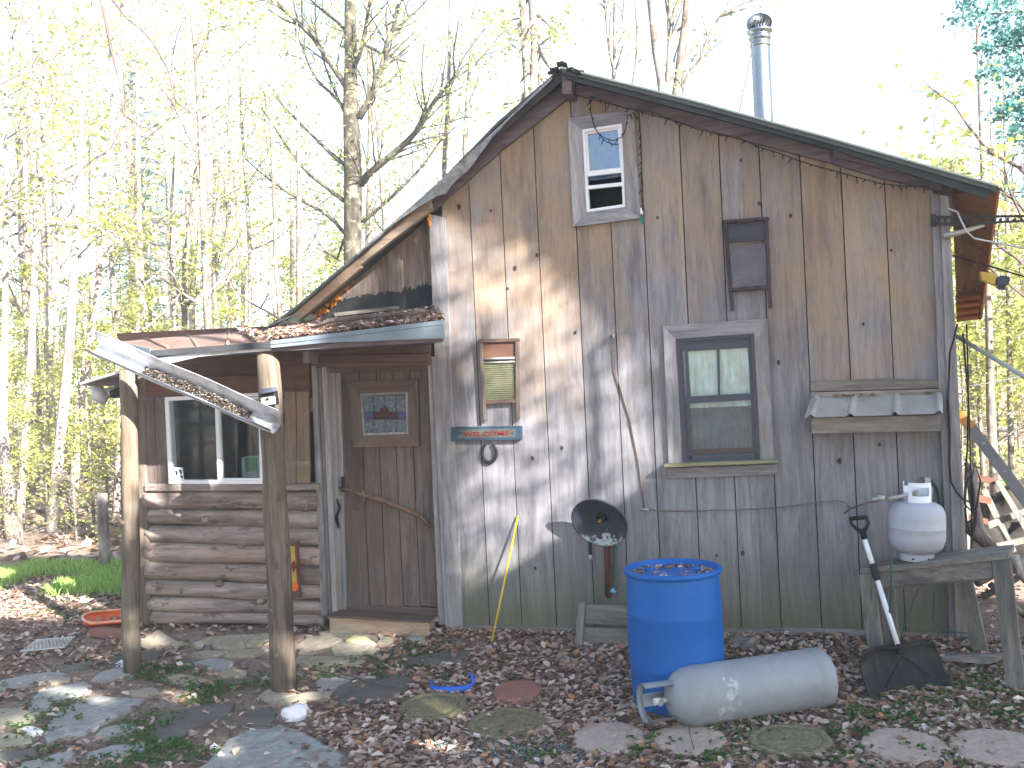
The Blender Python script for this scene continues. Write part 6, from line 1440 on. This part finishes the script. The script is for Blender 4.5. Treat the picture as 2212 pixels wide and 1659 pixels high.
# right side dark trunks beyond the ladder
for i, (tr, yy, lb) in enumerate([([(2128, 500, 12), (2136, 700, 15), (2140, 900, 18), (2148, 1010, 22)], 6.0, 'dark trunk right of the cabin corner above the ladder'), ([(2176, 560, 9), (2180, 760, 11), (2184, 1000, 14)], 8.0, 'second dark trunk near the right edge'), ([(2090, 700, 7), (2100, 850, 9), (2104, 990, 10)], 8.6, 'thin dark trunk close to the cabin corner')]):
    traced('dark_tree', tr, [[(5, 2), (tr[1][0], tr[1][1]), (tr[1][0]+25, tr[1][1]-40), (tr[1][0]+50, tr[1][1]-70)]], yy, lb, M['bark'], M['leafs'], PT, grp='dark trunks at the right', seed=30+i, twl=.8)
traced('bare_branch_tree', [(2330, 200, 30), (2330, 900, 40)], [[(10, 3), (2260, 420), (2200, 360), (2140, 330), (2090, 270), (2060, 225), (2010, 190)], [(8, 3), (2270, 520), (2200, 440), (2150, 400), (2080, 380), (2010, 345)], [(9, 4), (2260, 640), (2200, 560), (2140, 520), (2100, 500)], [(7, 3), (2260, 560), (2212, 480), (2180, 410), (2170, 360)], [(8, 3), (2280, 700), (2212, 640), (2160, 600), (2120, 560)]],
 3.4, 'bare twiggy tree reaching in from the right edge above the eave', M['twig'], M['leafs'], PN, seed=40, dy=.8, sub=3, twl=.8)
# evergreen boughs at top right
t = thing('pine_tree', 'blue green evergreen boughs hanging in at the top right corner', 'tree', gp_(5.9, 4.2)); mb = MB(); lv = Leaves(); rr = random.Random(50); b0 = gp_(5.9, 4.2)
mb.tube([b0, b0 + V((0, 0, 6)), b0 + V((-.1, 0, 13))], [.2, .16, .08], 12)
for (u0, v0, u1, v1) in [(2330, 60, 2060, 40), (2330, -10, 2080, -5), (2330, 150, 2120, 100), (2330, 190, 2125, 160), (2330, 260, 2150, 240), (2320, 330, 2180, 290), (2330, 120, 2170, 70), (2330, 470, 2170, 415)]:
    a_ = at(u0, v0, 4.0); e = at(u1, v1, 3.4); mid_ = a_.lerp(e, .5) + V((0, 0, .12)); mb.tube([b0 + V((0, 0, a_.z - b0.z + .3)), a_, mid_, e], [.03, .022, .014, .004], 5)
    for _ in range(150 if v0 < 400 else 40):
        f = rr.random()**.8; c_ = a_.lerp(mid_, f*2) if f < .5 else mid_.lerp(e, f*2-1); w_ = .32*(1.1-f) + .05
        lv.cluster(c_ + V((rr.gauss(0, w_*.45), rr.gauss(0, w_), rr.gauss(0, w_*.4))), 4, .045, .032, rr, .9)
mb.build('trunk', M['bark'], t); lv.build('crown', M['leafd'], t)
# near tree outside the left edge whose twigs hang into the sky
t = thing('near_tree', 'near tree with bare drooping twigs in the upper left sky', 'tree', gp_(-8.2, -1.2)); mb = MB(); b0 = gp_(-8.2, -1.2)
mb.tube([b0, b0 + V((0, 0, 4)), b0 + V((.5, .3, 8))], [.16, .13, .09], 12); y_ = -.6
mb.tube([b0 + V((.1, .1, 5)), at(120, -160, y_), at(190, -80, y_), at(217, 0, y_), at(228, 40, y_), at(234, 78, y_), at(246, 130, y_), at(260, 182, y_), at(263, 215, y_), at(267, 250, y_)], [.05, .03, .02, .013, .012, .011, .010, .009, .008, .007], 7, wob=.2)
mb.tube([at(267, 250, y_), at(258, 285, y_), at(239, 321, y_), at(205, 342, y_), at(174, 367, y_), at(150, 420, y_), at(139, 438, y_)], [.006, .006, .006, .004, .004, .003, .002], 5)
mb.tube([at(267, 250, y_), at(300, 268, y_), at(332, 284, y_), at(334, 338, y_)], [.005, .004, .004, .002], 5)
mb.tube([at(120, -160, y_), at(200, -60, y_), at(243, 0, y_), at(275, 40, y_), at(312, 69, y_), at(335, 98, y_), at(347, 122, y_), at(362, 150, y_), at(369, 174, y_), at(380, 221, y_)], [.03, .016, .010, .009, .008, .007, .007, .006, .006, .005], 6, wob=.2)
mb.tube([at(380, 221, y_), at(374, 240, y_), at(373, 269, y_)], [.004, .003, .002], 5); mb.tube([at(380, 221, y_), at(417, 247, y_), at(443, 276, y_), at(470, 260, y_), at(499, 237, y_)], [.005, .004, .004, .003, .002], 5)
mb.build('trunk', M['twig'], t)
# ================================================================== unseen casters added to throw the shade (stands right of and behind the camera)
LITP = [[(958, 470), (1010, 500), (1100, 512), (1170, 560), (1240, 640), (1300, 720), (1420, 730), (1450, 1070), (1250, 1190), (1100, 1280), (1010, 1350), (990, 1350), (985, 1130), (1000, 900), (1040, 735), (965, 770)],
 [(700, 700), (745, 560), (850, 520), (850, 700)], [(926, 470), (958, 470), (965, 760), (935, 745)],
 [(1010, 770), (1100, 800), (1110, 960), (1030, 1000)]]
LW = [[(at(u_, v_, 0).x, at(u_, v_, 0).z) for u_, v_ in pl] for pl in LITP]
# patches on things in front of the wall, given with their own depth, carried along the sunlight to y=0
def carry(p): k = (0 - p.y)/SUND.y; q = p + SUND*k; return (q.x, q.z)
LW.append([carry(at(u_, v_, -1.0)) for u_, v_ in [(880, 690), (965, 680), (965, 735), (900, 735)]])
LW.append([carry(at(u_, v_, -1.05)) for u_, v_ in [(190, 740), (420, 790), (420, 850), (190, 780)]])
for g4 in [[(560, 1380), (900, 1372), (1000, 1395), (860, 1415), (560, 1410)], [(600, 1500), (690, 1520), (680, 1565), (595, 1560)], [(190, 1400), (290, 1390), (290, 1425), (210, 1430)], [(640, 1440), (780, 1440), (700, 1470), (640, 1465)], [(950, 1400), (1350, 1395), (1350, 1425), (1000, 1430)],
           [(0, 1540), (80, 1540), (60, 1600), (0, 1600)], [(440, 1590), (500, 1600), (500, 1650), (450, 1640)], [(1880, 1530), (2212, 1500), (2212, 1560), (1950, 1550)], [(430, 1440), (560, 1440), (540, 1460), (440, 1460)], [(0, 1270), (250, 1270), (250, 1320), (0, 1330)]]:
    LW.append([carry(gnd(u_, v_)) for u_, v_ in g4])
BR = [[carry(gnd(u_, v_)) for u_, v_ in [(-100, 1225), (270, 1225), (270, 1300), (-100, 1320)]], [carry(at(u_, v_, -.9)) for u_, v_ in [(603, 1495), (688, 1515), (680, 1560), (600, 1556)]]]
def bright(x, z): return any(inside(x, z, pl) for pl in BR)
def lit(x, z): return any(inside(x, z, pl) for pl in LW)
rr = random.Random(90); LITKEEP = .14
shade = [('shade_caster_tree', V((9.35, -7.3, 0)), 'unseen leafy tree added to shade the cabin front, its crown shaped round the sun patches', (4.5, 8.0)), ('shade_caster_tree', V((11.6, -7.9, 0)), 'second unseen leafy tree added to shade the porch', (5.5, 9.0)), ('shade_caster_tree', V((3.9, -6.5, 0)), 'low unseen leafy tree added for shade just right of the camera', (5.0, 7.0))]
crowns = [Leaves() for _ in shade]
N_ = 0
GS = .0265; NX, NZ = int(11.4/GS), int(7.8/GS)
for _ in range(NX*NZ):
    # a point on the wall plane area to be shaded, walked back towards the sun
    ix, iz = _ % NX, _ // NX; x = -8.2 + (ix + rr.random())*GS; z = -2.9 + (iz + rr.random())*GS; tt = rr.uniform(7.0, 11.0); ld = (ix*.7548777 + iz*.5698403) % 1
    sx = rr.gauss(0, .03); 
    if z > .1 and (x < -5.3 or (z > 2.5 and x < -3.0)): continue
    if bright(x, z): continue
    if lit(x, z) and ld > (.12 if z > 1.7 and x < -1.1 else .16 if z < .05 else .17) : continue  # crown thinned to shape the sun patches
    p = V((x, 0, z)) - SUND/SUND.y*tt
    if noise.noise(V((x*2.3, z*2.3, 60))) > .42 and z < -.15: continue
    i = 0 if p.x > 6.2 and p.x < 9.4 else (1 if p.x >= 9.4 else 2)
    crowns[i].leaf(p, rr.uniform(.05, .08), rr, 1.2)
for (nm, b_, lb, _), lv in zip(shade, crowns):
    b_.z = G(b_.x, b_.y); t = thing(nm, lb, 'tree', b_, 'unseen trees added to shade the cabin'); mb = MB()
    mb.tube([b_, b_ + V((0, 0, 3)), b_ + V((.2, -.1, 7.5))], [.10, .08, .04], 10)
    for _ in range(12):
        q = rr.choice(lv.v); k = rr.uniform(2.6, 6.5); s0 = b_ + V((0, 0, k)); mb.tube([s0, s0.lerp(q, .5) + V((0, 0, .3)), q], [.012, .009, .004], 4)
    if nm == 'shade_caster_tree' and abs(b_.x - 9.35) < .01:
        W = [at(u_, v_, 0) - SUND/SUND.y*4.4 for u_, v_ in [(1360, 728), (1325, 732), (1290, 752), (1268, 775), (1278, 820), (1292, 870), (1290, 930), (1288, 990), (1272, 1060), (1252, 1130), (1238, 1200)]]
        mb.tube([b_ + V((0, 0, 5.2)), b_ + V((-2, 1.4, 5.6))] + W, [.05, .045, .012, .014, .016, .02, .026, .03, .034, .036, .036, .034, .03], 7)
    mb.build('trunk', M['bark'], t); lv.build('crown', M['leafs'], t)
# unseen caster, added so its top edge draws the crisp diagonal on the wall
k_ = 5.2; off = -SUND/SUND.y*k_
e0 = at(1000, 1290, 0) + off; e1 = at(1400, 1040, 0) + off; dd = (e1-e0)
c0 = e0 - dd*.62; c1 = e0 + dd*1.9
ws = thing('shadow_caster', 'tall unseen board caster added to throw the diagonal shadow on the wall', 'shadow_caster', V((c1.x, c1.y, G(c1.x, c1.y))))
mb = MB(); mb.prism([c0, c1, c1 + V((0, 0, -.06)), c0 + V((0, 0, -.06))], (0, -3.0, 0)); mb.build('roof', M['galv'], ws)
mb = MB(); mb.prism([V((c0.x + .5, c0.y - .1, -.4)), V((c1.x - .02, c0.y - .1, -.4)), V((c1.x - .02, c0.y - .1, c1.z - .08)), V((c0.x + .5, c0.y - .1, c0.z + (c1.z-c0.z)*.5/(c1.x-c0.x) - .07))], (0, -.03, 0)); mb.box((c1.x - .05, c0.y - 2.9, -.4), (c1.x - .02, c0.y - .14, c1.z - .1)); mb.build('wall', M['oldz'], ws)
print('shed x', c0.x, c1.x, c0.z, c1.z)
# trees behind the viewer, mirrored in the window panes
for (x, y, s_) in [(-6, -16, .8), (-5, -19, .9), (-9, -14, .8), (-12, -17, .9), (-7.5, -20, 1), (-4.6, -14.5, .7)]:
    o = place(rT.choice(protos), x, y, s_); o['group'] = 'trees behind the viewer'; o['label'] = 'tree standing behind the viewer'

def back_copy(src):
    x, y = rT.uniform(-24, -5), rT.uniform(-24, -9)
    o = place(src, x, y, rT.uniform(.7, 1.1)); o['group'] = 'trees behind the viewer'; o['label'] = 'tree standing behind the viewer'
for _ in range(34): back_copy(rT.choice(protos))
for _ in range(22): back_copy(rT.choice(hems))
# ================================================================== haze added to whiten the wood like lens flare
hz = MB(); hz.box((-60, -26, -2.0), (40, 70, 30)); hzo = hz.build('haze', None if False else M['dark'])
hm = bpy.data.materials.new('flare_veil_haze'); hm.use_nodes = True; t_ = hm.node_tree; t_.nodes.clear(); oo = t_.nodes.new('ShaderNodeOutputMaterial'); pv = t_.nodes.new('ShaderNodeVolumePrincipled')
pv.inputs['Color'].default_value = (.93, .96, 1, 1); pv.inputs['Density'].default_value = .0034; pv.inputs['Anisotropy'].default_value = 0.0
t_.links.new(pv.outputs[0], oo.inputs['Volume']); hzo.data.materials.clear(); hzo.data.materials.append(hm); hzo['kind'] = 'stuff'
